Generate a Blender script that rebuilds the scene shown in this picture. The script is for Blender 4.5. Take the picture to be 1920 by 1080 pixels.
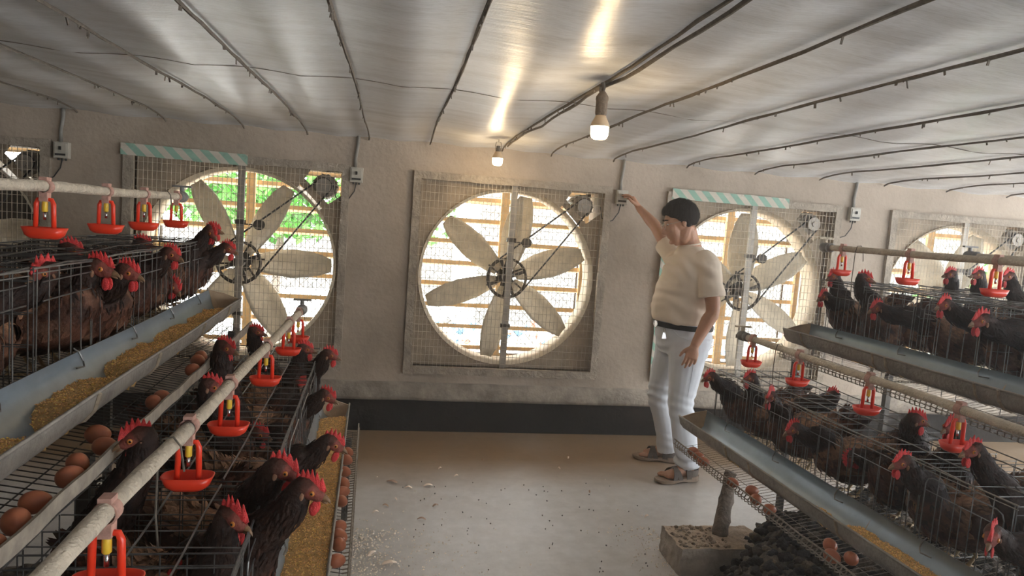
import bpy, math, random
from mathutils import Vector as V, Matrix, noise
PI = math.pi
sc = bpy.context.scene
for o in list(bpy.data.objects): bpy.data.objects.remove(o)
COL = sc.collection

# ------------------------------------------------------------------ camera
cam_d = bpy.data.cameras.new('camera'); cam = bpy.data.objects.new('camera', cam_d); COL.objects.link(cam)
cam_d.sensor_width = 36; cam_d.lens = 36*1289.3/1920; cam_d.clip_start = .02; cam_d.clip_end = 200
yaw, pitch, roll = .1747, .0963, .0727
cy, sy = math.cos(yaw), math.sin(yaw)
f0, r0, u0 = V((sy, cy, 0)), V((cy, -sy, 0)), V((0, 0, 1))
fw = f0*math.cos(pitch)-u0*math.sin(pitch); uu = u0*math.cos(pitch)+f0*math.sin(pitch)
rr = r0*math.cos(roll)+uu*math.sin(roll); up_ = uu*math.cos(roll)-r0*math.sin(roll)
cam.matrix_world = Matrix(((rr.x, up_.x, -fw.x, 0), (rr.y, up_.y, -fw.y, 0), (rr.z, up_.z, -fw.z, 1.55), (0, 0, 0, 1)))
sc.camera = cam
# ------------------------------------------------------------------ world, sun, exposure
w = bpy.data.worlds.new('world'); sc.world = w; w.use_nodes = True
bg = w.node_tree.nodes['Background']; bg.inputs[0].default_value = (.93, .97, 1, 1); bg.inputs[1].default_value = 9.0
sun_d = bpy.data.lights.new('sun', 'SUN'); sun = bpy.data.objects.new('sun', sun_d); COL.objects.link(sun)
sun_d.energy = 4.0; sun_d.angle = .02; sun_d.color = (1, .95, .86)
sun.rotation_euler = (math.radians(8), math.radians(28), 0)   # high sun from the right, kept off the floor by the roof
sc.view_settings.view_transform = 'Standard'; sc.view_settings.look = 'None'
sc.view_settings.gamma = 1; sc.view_settings.use_curve_mapping = False
sc.view_settings.exposure = .84
try:
    sc.cycles.use_denoising = True
    sc.cycles.max_bounces = 8; sc.cycles.diffuse_bounces = 5; sc.cycles.glossy_bounces = 3
    sc.cycles.transparent_max_bounces = 12; sc.cycles.sample_clamp_indirect = 6; sc.cycles.caustics_reflective = False
except Exception: pass
# daylight portals (sampling guides at the openings, they give no light of their own)
def portal(loc, rot, sx, sy_):
    d = bpy.data.lights.new('daylight_portal', 'AREA'); d.shape = 'RECTANGLE'; d.size = sx; d.size_y = sy_
    d.cycles.is_portal = True
    o = bpy.data.objects.new('daylight_portal', d); o.location = loc; o.rotation_euler = rot; COL.objects.link(o)

# ------------------------------------------------------------------ helpers
MW = {}
class MB:
    def __init__(s): s.v = []; s.f = []; s.c = []; s.m = []; s.col = (1, 1, 1); s.mi = 0
    def add(s, vs, fs, cols=None):
        n = len(s.v); s.v += [tuple(p) for p in vs]
        s.c += cols if cols else [s.col]*len(vs)
        s.f += [tuple(i+n for i in f) for f in fs]; s.m += [s.mi]*len(fs)
    def box(s, a, b):
        (x0, y0, z0), (x1, y1, z1) = a, b
        s.add([(x0,y0,z0),(x1,y0,z0),(x1,y1,z0),(x0,y1,z0),(x0,y0,z1),(x1,y0,z1),(x1,y1,z1),(x0,y1,z1)],
              [(0,3,2,1),(4,5,6,7),(0,1,5,4),(1,2,6,5),(2,3,7,6),(3,0,4,7)])
    def bar(s, p, q, wx, wy=None, upv=(0,0,1)):
        p, q = V(p), V(q); wy = wy or wx; t = (q-p).normalized(); u = V(upv)
        if abs(t.dot(u)) > .98: u = V((1,0,0))
        a = t.cross(u).normalized(); b = a.cross(t)
        vs = [e+a*i*wx/2+b*j*wy/2 for e in (p, q) for i, j in ((-1,-1),(1,-1),(1,1),(-1,1))]
        s.add(vs, [(0,3,2,1),(4,5,6,7),(0,1,5,4),(1,2,6,5),(2,3,7,6),(3,0,4,7)])
    def tube(s, pts, r, n=6, cap=True, jit=0, closed=False):
        pts = [V(p) for p in pts]; N = len(pts); rs = r if isinstance(r, (list, tuple)) else [r]*N
        vs = []; pa = None
        for i, p in enumerate(pts):
            if closed: t = (pts[(i+1) % N]-pts[i-1])
            else: t = (pts[min(i+1, N-1)]-pts[max(i-1, 0)])
            t = t.normalized() if t.length > 1e-9 else V((0,0,1))
            if pa is None:
                a = t.cross(V((0,0,1)))
                if a.length < .1: a = t.cross(V((1,0,0)))
            else: a = pa-t*pa.dot(t)
            a.normalize(); pa = a; b = t.cross(a)
            for k in range(n):
                an = 2*PI*k/n; rk = rs[i]*(1+(random.uniform(-jit, jit) if jit else 0))
                vs.append(p+a*math.cos(an)*rk+b*math.sin(an)*rk)
        fs = [(i*n+k, i*n+(k+1) % n, (i+1)*n+(k+1) % n, (i+1)*n+k) for i in range(N-1) for k in range(n)]
        if closed: fs += [((N-1)*n+k, (N-1)*n+(k+1) % n, (k+1) % n, k) for k in range(n)]
        elif cap: fs += [tuple(range(n))[::-1], tuple(range((N-1)*n, N*n))]
        s.add(vs, fs)
    def wire(s, p, q, r=.0015):
        p, q = V(p), V(q); t = (q-p).normalized(); u = V((0,0,1))
        if abs(t.z) > .9: u = V((1,0,0))
        a = t.cross(u).normalized(); b = t.cross(a)
        vs = [e+(a*math.cos(k)+b*math.sin(k))*r for e in (p, q) for k in (.5, 2.07, 3.64, 5.21)]
        s.add(vs, [(0,1,5,4),(1,2,6,5),(2,3,7,6),(3,0,4,7)])
    def lathe(s, prof, o=(0,0,0), n=20, ax=(0,0,1)):
        o = V(o); ax = V(ax).normalized(); a = ax.cross(V((1,0,0)) if abs(ax.x) < .9 else V((0,1,0))).normalized(); b = ax.cross(a)
        vs = [o+ax*h+(a*math.cos(2*PI*k/n)+b*math.sin(2*PI*k/n))*r for r, h in prof for k in range(n)]
        fs = [(i*n+k, i*n+(k+1) % n, (i+1)*n+(k+1) % n, (i+1)*n+k) for i in range(len(prof)-1) for k in range(n)]
        s.add(vs, fs)
    def ell(s, c, r, n=12, m=8, R=None, cols=None):
        c = V(c); vs = []; 
        for i in range(m+1):
            th = PI*i/m
            for k in range(n):
                p = V((r[0]*math.sin(th)*math.cos(2*PI*k/n), r[1]*math.sin(th)*math.sin(2*PI*k/n), r[2]*math.cos(th)))
                if R: p = R @ p
                vs.append(c+p)
        s.add(vs, [(i*n+k, (i+1)*n+k, (i+1)*n+(k+1) % n, i*n+(k+1) % n) for i in range(m) for k in range(n)])
    def loft(s, secs, n=16, cap=True):
        # secs: (centre, axis a vector scaled, axis b vector scaled)
        vs = [c+a*math.cos(2*PI*k/n)+b*math.sin(2*PI*k/n) for c, a, b in secs for k in range(n)]
        N = len(secs)
        fs = [(i*n+k, i*n+(k+1) % n, (i+1)*n+(k+1) % n, (i+1)*n+k) for i in range(N-1) for k in range(n)]
        if cap: fs += [tuple(range(n))[::-1], tuple(range((N-1)*n, N*n))]
        s.add(vs, fs)
    def build(s, name, mats, parent=None, smooth=False, colors=False):
        me = bpy.data.meshes.new(name)
        vs = s.v
        if parent is not None:
            inv = MW.get(parent.name, Matrix()).inverted(); vs = [inv @ V(p) for p in vs]
        me.from_pydata(vs, [], s.f)
        if not isinstance(mats, (list, tuple)): mats = [mats]
        for m in mats: me.materials.append(m)
        if len(mats) > 1: me.polygons.foreach_set('material_index', s.m)
        if smooth: me.polygons.foreach_set('use_smooth', [True]*len(s.f))
        if colors:
            at = me.color_attributes.new('Col', 'FLOAT_COLOR', 'POINT')
            fl = []
            for c in s.c: fl += [c[0], c[1], c[2], 1]
            at.data.foreach_set('color', fl)
        me.update()
        o = bpy.data.objects.new(name, me); COL.objects.link(o)
        if parent is not None:
            o.parent = parent; MW[o.name] = MW.get(parent.name, Matrix())
        return o
def tag(o, label=None, cat=None, group=None, kind=None):
    if label: o['label'] = label
    if cat: o['category'] = cat
    if group: o['group'] = group
    if kind: o['kind'] = kind
    return o
def thing(name, loc, label, cat, group=None):
    o = bpy.data.objects.new(name, None); COL.objects.link(o); o.location = loc; o.empty_display_size = .05
    MW[o.name] = Matrix.Translation(V(loc)); return tag(o, label, cat, group)
def solo(mb, name, mats, label, cat, group=None, kind=None, origin=None, smooth=False, colors=False):
    if origin is None:
        n = len(mb.v); origin = (sum(p[0] for p in mb.v)/n, sum(p[1] for p in mb.v)/n, min(p[2] for p in mb.v))
    og = V(origin); mb.v = [tuple(V(p)-og) for p in mb.v]
    o = mb.build(name, mats, None, smooth, colors); o.location = og
    MW[o.name] = Matrix.Translation(og); return tag(o, label, cat, group, kind)
def struct(name, mb, mats, label=None, smooth=False):
    o = mb.build(name, mats, None, smooth); o['kind'] = 'structure'
    if label: o['label'] = label
    return o
def copy_tree(o, parent=None):
    c = o.copy(); COL.objects.link(c); c.parent = parent
    for ch in list(o.children): copy_tree(ch, c)
    return c
def bevel(o, wd=.004, seg=2):
    m = o.modifiers.new('bevel', 'BEVEL'); m.width = wd; m.segments = seg; m.limit_method = 'ANGLE'; return o
def remeshed(mb, name, mat, parent, voxel=.006, smooth=6, disp=None):
    o = mb.build(name, mat, parent, True)
    m = o.modifiers.new('r', 'REMESH'); m.mode = 'VOXEL'; m.voxel_size = voxel; m.use_smooth_shade = True
    if smooth: m2 = o.modifiers.new('s', 'SMOOTH'); m2.iterations = smooth; m2.factor = .5
    dg = bpy.context.evaluated_depsgraph_get(); me = bpy.data.meshes.new_from_object(o.evaluated_get(dg))
    o.modifiers.clear(); old = o.data; o.data = me; bpy.data.meshes.remove(old); me.name = name
    me.polygons.foreach_set('use_smooth', [True]*len(me.polygons))
    if disp:
        M = MW.get(parent.name, Matrix()); ns = [v.normal.copy() for v in me.vertices]
        for v, n in zip(me.vertices, ns): v.co += n*disp(M @ v.co, n)
        me.update()
    return o
def cr(P, t):
    n = len(P)-1; i = min(int(t), n-1); u = t-i
    p0, p1, p2, p3 = P[max(i-1, 0)], P[i], P[i+1], P[min(i+2, n)]
    return (p1*2+(p2-p0)*u+(p0*2-p1*5+p2*4-p3)*u*u+(p1*3-p0-p2*3+p3)*u*u*u)*.5

# ------------------------------------------------------------------ materials
def mat(name, col, rough=.6, metal=0, spec=.5, sss=0, bump=0, bscale=40, var=0, vscale=6, col2=None, attr=False, stretch=None, emit=None, trans=0, det=6):
    m = bpy.data.materials.new(name); m.use_nodes = True; nt = m.node_tree; b = nt.nodes['Principled BSDF']
    b.inputs['Base Color'].default_value = (*col, 1); b.inputs['Roughness'].default_value = rough
    b.inputs['Metallic'].default_value = metal; b.inputs['Specular IOR Level'].default_value = spec
    if sss: b.inputs['Subsurface Weight'].default_value = sss; b.inputs['Subsurface Scale'].default_value = .01; b.inputs['Subsurface Radius'].default_value = (1, .25, .15)
    if emit: b.inputs['Emission Color'].default_value = (*emit[0], 1); b.inputs['Emission Strength'].default_value = emit[1]
    tc = nt.nodes.new('ShaderNodeTexCoord'); src = tc.outputs['Object']
    if stretch:
        mp = nt.nodes.new('ShaderNodeMapping'); mp.inputs['Scale'].default_value = stretch; nt.links.new(src, mp.inputs[0]); src = mp.outputs[0]
    if col2 or var:
        nz = nt.nodes.new('ShaderNodeTexNoise'); nz.inputs['Scale'].default_value = vscale; nz.inputs['Detail'].default_value = det; nz.inputs['Roughness'].default_value = .65
        nt.links.new(src, nz.inputs['Vector'])
        rp = nt.nodes.new('ShaderNodeValToRGB'); rp.color_ramp.elements[0].position = .35; rp.color_ramp.elements[1].position = .65
        c2 = col2 or tuple(c*(1-var) for c in col)
        rp.color_ramp.elements[0].color = (*c2, 1); rp.color_ramp.elements[1].color = (*col, 1)
        nt.links.new(nz.outputs[0], rp.inputs[0]); cs = rp.outputs[0]
        if attr:
            a = nt.nodes.new('ShaderNodeVertexColor'); a.layer_name = 'Col'
            mx = nt.nodes.new('ShaderNodeMix'); mx.data_type = 'RGBA'; mx.blend_type = 'MULTIPLY'; mx.inputs[0].default_value = 1
            nt.links.new(cs, mx.inputs[6]); nt.links.new(a.outputs[0], mx.inputs[7]); cs = mx.outputs[2]
        nt.links.new(cs, b.inputs['Base Color'])
    elif attr:
        a = nt.nodes.new('ShaderNodeVertexColor'); a.layer_name = 'Col'; nt.links.new(a.outputs[0], b.inputs['Base Color'])
    if bump:
        nb = nt.nodes.new('ShaderNodeTexNoise'); nb.inputs['Scale'].default_value = bscale; nb.inputs['Detail'].default_value = 8
        nt.links.new(src, nb.inputs['Vector'])
        bp = nt.nodes.new('ShaderNodeBump'); bp.inputs['Strength'].default_value = bump; bp.inputs['Distance'].default_value = .01
        nt.links.new(nb.outputs[0], bp.inputs['Height']); nt.links.new(bp.outputs[0], b.inputs['Normal'])
    return m
M = {}
M['wall'] = mat('dusty_plaster', (.44, .365, .290), .85, bump=.5, bscale=30, vscale=2.2, col2=(.33, .27, .21))
M['plinth'] = mat('dark_plinth', (.034, .026, .021), .95, spec=.1, bump=.5, bscale=25, vscale=4, col2=(.018, .015, .013))
M['ledge'] = mat('dusty_ledge', (.36, .31, .25), .9, bump=.9, bscale=24, vscale=8, col2=(.19, .16, .13))
M['galv'] = mat('galvanised_wire', (.25, .245, .235), .42, .6, var=.5, vscale=30)
M['wire_dark'] = mat('dull_cage_wire', (.16, .155, .15), .5, .6, var=.5, vscale=30)
M['wire_dusty'] = mat('dusty_guard_wire', (.66, .58, .46), .7, .1, var=.4, vscale=20)
M['wire_crust'] = mat('crusted_wire', (.36, .30, .24), .9, bump=1, bscale=150, var=.4, vscale=60)
M['steel'] = mat('dusty_steel', (.42, .38, .33), .55, .5, var=.35, vscale=10, bump=.1)
M['panel'] = mat('fan_panel', (.46, .37, .27), .75, .1, var=.35, vscale=7, bump=.3, bscale=30)
M['ring'] = mat('fan_ring', (.62, .54, .42), .6, .1, var=.25, vscale=9)
M['blade'] = mat('fan_blade_dust', (.76, .67, .52), .7, .05, var=.3, vscale=9, bump=.2)
M['black'] = mat('black_rubber', (.02, .02, .02), .6)
M['iron'] = mat('dark_iron', (.11, .095, .08), .6, .4, var=.5, vscale=20, bump=.3)
M['louver'] = mat('tan_louver', (.74, .52, .28), .7, var=.3, vscale=10)
M['frame'] = mat('dusty_frame', (.40, .34, .27), .9, var=.35, vscale=12, bump=1, bscale=45)
M['box'] = mat('switch_box_white', (.50, .47, .40), .5, var=.25, vscale=25)
M['conduit'] = mat('grey_conduit', (.27, .25, .22), .6, var=.3, vscale=20)
M['pvc'] = mat('dusty_pvc', (.70, .60, .47), .85, var=.25, vscale=25, bump=1.0, bscale=110)
M['pvc_grey'] = mat('grey_pvc_fitting', (.24, .23, .22), .55, var=.3, vscale=25)
M['clip'] = mat('faded_pink_clip', (.60, .34, .27), .75, var=.35, vscale=60, bump=.4)
M['red'] = mat('red_plastic', (.88, .055, .02), .32, sss=.15, var=.12, vscale=30)
M['yellow'] = mat('yellow_plastic', (.85, .55, .05), .35)
M['tr_in'] = mat('trough_inside', (.32, .39, .45), .38, .35, var=.2, vscale=8)
M['tr_out'] = mat('trough_outside', (.37, .34, .30), .75, .1, var=.35, vscale=9, bump=.6, bscale=60)
M['tr_band'] = mat('trough_band', (.46, .37, .27), .8, var=.5, vscale=30)
M['strip'] = mat('tray_edge_strip', (.42, .36, .29), .8, var=.35, vscale=25)
M['tr_cap'] = mat('trough_end', (.52, .38, .25), .75, var=.25, vscale=15)
M['grain'] = mat('feed_grain', (.90, .63, .30), .75, attr=True, var=.25, vscale=90)
M['egg'] = mat('brown_egg', (.47, .150, .070), .42, sss=.1, var=.18, vscale=30)
M['comb'] = mat('red_comb', (.80, .055, .055), .45, sss=.45, bump=.5, bscale=300, var=.25, vscale=80)
M['wattle'] = mat('red_wattle', (.68, .05, .05), .45, sss=.45, bump=.5, bscale=300)
M['feather'] = mat('brown_feather', (1, 1, 1), .62, attr=True, var=.35, vscale=60, bump=.4, bscale=120, spec=.3)
M['beak'] = mat('horn_beak', (.27, .15, .075), .4, var=.5, vscale=90)
M['eye'] = mat('amber_eye', (.55, .20, .04), .12)
M['pupil'] = mat('black_pupil', (.005, .005, .005), .08)
M['tuft'] = mat('ear_tuft', (.32, .16, .09), .8, var=.4, vscale=120)
M['leg'] = mat('hen_leg', (.50, .36, .20), .6, bump=.5, bscale=200)
M['rope'] = mat('dusty_rope', (.17, .14, .11), .9, var=.5, vscale=60)
M['cable'] = mat('black_cable', (.03, .03, .03), .5, var=.3)
M['socket'] = mat('dusty_socket', (.22, .16, .11), .85, var=.4, vscale=60, bump=.8, bscale=90)
M['bulb_base'] = mat('bulb_housing', (.55, .40, .25), .6)
M['bulb'] = mat('lit_bulb', (1, .9, .7), .3, emit=((1, .80, .50), 14))
M['crust'] = mat('crusted_post', (.24, .19, .15), .95, bump=1, bscale=60, var=.5, vscale=20)
M['concrete'] = mat('block_concrete', (.42, .36, .30), .95, bump=.9, bscale=40, var=.3, vscale=12)
M['saw'] = mat('sawdust', (.58, .45, .33), .95, bump=1, bscale=90, var=.35, vscale=40)
M['dung'] = mat('manure', (.19, .145, .105), .85, bump=.6, bscale=60, vscale=16, col2=(.030, .025, .021))
M['clod'] = mat('manure_lump', (1, 1, 1), .9, attr=True, var=.6, vscale=45, bump=1, bscale=110)
M['debris'] = mat('floor_debris', (.75, .62, .48), .8, attr=True)
M['leafg'] = mat('green_leaf', (.16, .50, .07), .5, attr=True, sss=0)
M['white'] = mat('eye_white', (.80, .78, .74), .5)
M['yardwall'] = mat('grey_yard_wall', (.27, .265, .25), .9, var=.35, vscale=3, bump=.4)
M['out'] = mat('yard_ground', (.72, .71, .68), .9, vscale=5, col2=(.50, .47, .42), bump=.5)
M['skin'] = mat('skin', (.50, .265, .165), .5, sss=.15, bump=.1, bscale=150, var=.12, vscale=12)
M['hair'] = mat('black_hair', (.020, .015, .013), .8, spec=.2, bump=1, bscale=90, stretch=(1, 1, .2))
M['shirt'] = mat('cream_tshirt', (.77, .65, .52), .85, bump=.12, bscale=300)
M['jeans'] = mat('white_jeans', (.66, .68, .72), .9, bump=.05, bscale=500, var=.08, vscale=9)
M['belt'] = mat('black_belt', (.02, .02, .022), .6, spec=.25)
M['metal'] = mat('bright_metal', (.7, .7, .7), .25, 1)
M['sandal'] = mat('brown_grey_strap', (.12, .095, .078), .75, var=.3, vscale=50)
M['sole'] = mat('tan_sole', (.34, .25, .18), .8, var=.25, vscale=40)
M['glass'] = mat('spectacle_metal', (.45, .42, .38), .3, .8)
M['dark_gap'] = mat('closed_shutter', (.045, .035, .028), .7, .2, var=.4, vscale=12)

# ceiling sheet: greyish woven plastic film with creases
def ceil_mat():
    m = mat('plastic_sheet', (.44, .44, .44), .28, spec=1.0); nt = m.node_tree; b = nt.nodes['Principled BSDF']
    tc = nt.nodes.new('ShaderNodeTexCoord')
    def nz(scale, st, det=8):
        mp = nt.nodes.new('ShaderNodeMapping'); mp.inputs['Scale'].default_value = st; nt.links.new(tc.outputs['Object'], mp.inputs[0])
        n = nt.nodes.new('ShaderNodeTexNoise'); n.inputs['Scale'].default_value = scale; n.inputs['Detail'].default_value = det; n.inputs['Roughness'].default_value = .6
        nt.links.new(mp.outputs[0], n.inputs['Vector']); return n
    dirt = nz(3, (.5, 3, 1)); fine = nz(26, (1, 6, 1), 10); big = nz(5, (.35, 2.4, 1), 3); grain = nz(160, (1, 1, 1), 2)
    rp = nt.nodes.new('ShaderNodeValToRGB'); e = rp.color_ramp.elements
    e[0].position = .28; e[0].color = (.60, .60, .60, 1); e[1].position = .55; e[1].color = (.80, .82, .85, 1)
    nt.links.new(dirt.outputs[0], rp.inputs[0])
    mx = nt.nodes.new('ShaderNodeMix'); mx.data_type = 'RGBA'; mx.blend_type = 'MULTIPLY'; mx.inputs[0].default_value = .5
    r2 = nt.nodes.new('ShaderNodeValToRGB'); r2.color_ramp.elements[0].position = .3; r2.color_ramp.elements[1].position = .55; r2.color_ramp.elements[0].color = (.60, .58, .55, 1)
    nt.links.new(fine.outputs[0], r2.inputs[0]); nt.links.new(rp.outputs[0], mx.inputs[6]); nt.links.new(r2.outputs[0], mx.inputs[7]); nt.links.new(mx.outputs[2], b.inputs['Base Color'])
    b1 = nt.nodes.new('ShaderNodeBump'); b1.inputs['Strength'].default_value = .16; b1.inputs['Distance'].default_value = .03; nt.links.new(big.outputs[0], b1.inputs['Height'])
    b2 = nt.nodes.new('ShaderNodeBump'); b2.inputs['Strength'].default_value = .35; b2.inputs['Distance'].default_value = .004; nt.links.new(fine.outputs[0], b2.inputs['Height']); nt.links.new(b1.outputs[0], b2.inputs['Normal'])
    b3 = nt.nodes.new('ShaderNodeBump'); b3.inputs['Strength'].default_value = .2; b3.inputs['Distance'].default_value = .002; nt.links.new(grain.outputs[0], b3.inputs['Height']); nt.links.new(b2.outputs[0], b3.inputs['Normal'])
    nt.links.new(b3.outputs[0], b.inputs['Normal']); return m
M['ceil'] = ceil_mat()
def floor_mat():
    m = mat('worn_concrete', (.4, .35, .3), .45, spec=.5); nt = m.node_tree; b = nt.nodes['Principled BSDF']
    tc = nt.nodes.new('ShaderNodeTexCoord'); src = tc.outputs['Object']
    def nz(scale, det, rgh=.6):
        n = nt.nodes.new('ShaderNodeTexNoise'); n.inputs['Scale'].default_value = scale; n.inputs['Detail'].default_value = det; n.inputs['Roughness'].default_value = rgh; nt.links.new(src, n.inputs['Vector']); return n
    n1 = nz(1.6, 8); n2 = nz(11, 10, .75); n3 = nz(70, 6, .7)
    sp = nt.nodes.new('ShaderNodeSeparateXYZ'); nt.links.new(src, sp.inputs[0])
    # brown, damp strip of floor along the far wall
    mr = nt.nodes.new('ShaderNodeMapRange'); mr.inputs[1].default_value = 3.75; mr.inputs[2].default_value = 4.3; nt.links.new(sp.outputs['Y'], mr.inputs[0])
    ad = nt.nodes.new('ShaderNodeMath'); ad.operation = 'MULTIPLY_ADD'; nt.links.new(n1.outputs[0], ad.inputs[0]); ad.inputs[1].default_value = .9; ad.inputs[2].default_value = -.45
    a2 = nt.nodes.new('ShaderNodeMath'); a2.operation = 'ADD'; a2.use_clamp = True; nt.links.new(mr.outputs[0], a2.inputs[0]); nt.links.new(ad.outputs[0], a2.inputs[1])
    mx = nt.nodes.new('ShaderNodeMix'); mx.data_type = 'RGBA'; nt.links.new(a2.outputs[0], mx.inputs[0]); mx.inputs[6].default_value = (.64, .62, .60, 1); mx.inputs[7].default_value = (.36, .25, .15, 1)
    r = nt.nodes.new('ShaderNodeValToRGB'); r.color_ramp.elements[0].position = .3; r.color_ramp.elements[1].position = .7; r.color_ramp.elements[0].color = (.62, .60, .57, 1)
    nt.links.new(n2.outputs[0], r.inputs[0])
    m2 = nt.nodes.new('ShaderNodeMix'); m2.data_type = 'RGBA'; m2.blend_type = 'MULTIPLY'; m2.inputs[0].default_value = .7; nt.links.new(mx.outputs[2], m2.inputs[6]); nt.links.new(r.outputs[0], m2.inputs[7]); nt.links.new(m2.outputs[2], b.inputs['Base Color'])
    rr2 = nt.nodes.new('ShaderNodeMapRange'); rr2.inputs[3].default_value = .22; rr2.inputs[4].default_value = .50; nt.links.new(n2.outputs[0], rr2.inputs[0]); nt.links.new(rr2.outputs[0], b.inputs['Roughness'])
    bp = nt.nodes.new('ShaderNodeBump'); bp.inputs['Strength'].default_value = .25; bp.inputs['Distance'].default_value = .006; nt.links.new(n3.outputs[0], bp.inputs['Height']); nt.links.new(bp.outputs[0], b.inputs['Normal'])
    return m
M['floor'] = floor_mat()
def stripe_mat():
    m = mat('checked_cloth', (.5, .5, .45), .9); nt = m.node_tree; b = nt.nodes['Principled BSDF']
    tc = nt.nodes.new('ShaderNodeTexCoord'); sp = nt.nodes.new('ShaderNodeSeparateXYZ'); nt.links.new(tc.outputs['Object'], sp.inputs[0])
    ad = nt.nodes.new('ShaderNodeMath'); ad.operation = 'ADD'; nt.links.new(sp.outputs[0], ad.inputs[0]); nt.links.new(sp.outputs[2], ad.inputs[1])
    mu = nt.nodes.new('ShaderNodeMath'); mu.operation = 'MULTIPLY'; mu.inputs[1].default_value = 9; nt.links.new(ad.outputs[0], mu.inputs[0])
    fr = nt.nodes.new('ShaderNodeMath'); fr.operation = 'FRACT'; nt.links.new(mu.outputs[0], fr.inputs[0])
    rp = nt.nodes.new('ShaderNodeValToRGB'); rp.color_ramp.interpolation = 'CONSTANT'; rp.color_ramp.elements[0].color = (.55, .50, .42, 1); rp.color_ramp.elements[1].position = .5; rp.color_ramp.elements[1].color = (.27, .43, .34, 1)
    nt.links.new(fr.outputs[0], rp.inputs[0]); nt.links.new(rp.outputs[0], b.inputs['Base Color']); return m
M['cloth'] = stripe_mat()

# ------------------------------------------------------------------ room shell
YW = 4.83; ZC = 2.08; S = 1.8414; FX = [.821+S*i for i in (-2, -1, 0, 1, 2)]; FZ = 1.142; HW = .67
XL, XR, YB = -3.6, 8.2, -3.2
def noisy_grid(x0, x1, y0, y1, nx, ny, fz):
    vs = [(x0+(x1-x0)*i/nx, y0+(y1-y0)*j/ny, fz(x0+(x1-x0)*i/nx, y0+(y1-y0)*j/ny)) for j in range(ny+1) for i in range(nx+1)]
    return vs, [(j*(nx+1)+i, j*(nx+1)+i+1, (j+1)*(nx+1)+i+1, (j+1)*(nx+1)+i) for j in range(ny) for i in range(nx)]
mb = MB(); mb.box((XL-.2, YB-.2, -.12), (XR+.2, YW+.3, 0)); struct('floor', mb, M['floor'])
ROPES = [-2.55, -2.0, -1.48, -1.0, -.6, -.2, .21, .71, 1.06, 1.52, 2.08, 2.62, 3.15, 3.7, 4.25, 4.8, 5.4, 6.0]
def cz(x, y):
    d = min(abs(x-r) for r in ROPES)
    z = ZC-.016*min(1, d/.22)**1.5+.003*noise.noise(V((x*1.2, y*4, 1)))+.010*noise.noise(V((x*.9, y*.9, 4)))
    if y > 4.4: z -= .03*((y-4.4)/.43)**2
    return z
vs, fs = noisy_grid(XL, XR, YB, YW, 240, 150, cz)
mb = MB(); mb.add(vs, fs); n0 = len(vs); mb.box((XL, YB, ZC+.06), (XR, YW+.3, ZC+.2)); struct('ceiling', mb, M['ceil'], smooth=True)
# far wall with five square fan openings, ledge below and dark plinth
mb = MB(); xs = [XL-.2]+[e for x in FX for e in (x-HW, x+HW)]+[XR+.2]
for i in range(0, len(xs), 2): mb.box((xs[i], YW, .24), (xs[i+1], YW+.28, ZC+.12))
for x in FX: mb.box((x-HW, YW, .24), (x+HW, YW+.28, FZ-HW)); mb.box((x-HW, YW, FZ+HW), (x+HW, YW+.28, ZC+.12))
struct('wall_back', mb, M['wall'])
mb = MB(); mb.box((XL-.2, YW+.03, 0), (XR+.2, YW+.28, .24)); struct('baseboard_back', mb, M['plinth'])
vs = []; nx = 260
for i in range(nx+1):
    x = XL+(XR-XL)*i/nx; a = .006*noise.noise(V((x*5, 0, 3))); c = .008*noise.noise(V((x*3, 7, 3)))
    vs += [(x, YW+.001, .37+a), (x, YW-.018+c*.5, .345+a), (x, YW-.022+c, .262+a), (x, YW-.006, .235+c), (x, YW+.03, .236)]
mb = MB(); mb.add(vs, [(i*5+k, (i+1)*5+k, (i+1)*5+k+1, i*5+k+1) for i in range(nx) for k in range(4)]); struct('trim_1', mb, M['ledge'], smooth=True)
mb = MB(); mb.box((XL-.2, YB-.2, 0), (XL, YW, ZC+.1)); struct('wall_left', mb, M['wall'])
# right and rear walls, both behind or beside the view, with long daylight openings; the rear ones added for fill
mb = MB(); mb.box((XR, YB-.2, 0), (XR+.2, YW, .45)); mb.box((XR, YB-.2, 1.95), (XR+.2, YW, ZC+.1))
for y in (-3.2, -.6, 2.0, 4.5): mb.box((XR, y-.1, .45), (XR+.2, y+.1, 1.95))
struct('wall_right', mb, M['wall'])
mb = MB(); mb.box((XL, YB-.2, 0), (XR, YB, .5)); mb.box((XL, YB-.2, 1.9), (XR, YB, ZC+.1)); mb.box((XL, YB-.2, .5), (2.6, YB, 1.9))
for x in (4.4, 6.3): mb.box((x-.1, YB-.2, .5), (x+.1, YB, 1.9))
struct('wall_front', mb, M['wall'])
portal((XR+.05, .8, 1.2), (0, PI/2, 0), 1.5, 7.8)
portal((5.4, YB-.05, 1.2), (PI/2, 0, 0), 5.6, 1.4)
for x in FX[1:]: portal((x, YW+.6, FZ), (-PI/2, 0, 0), 1.35, 1.35)
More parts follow.
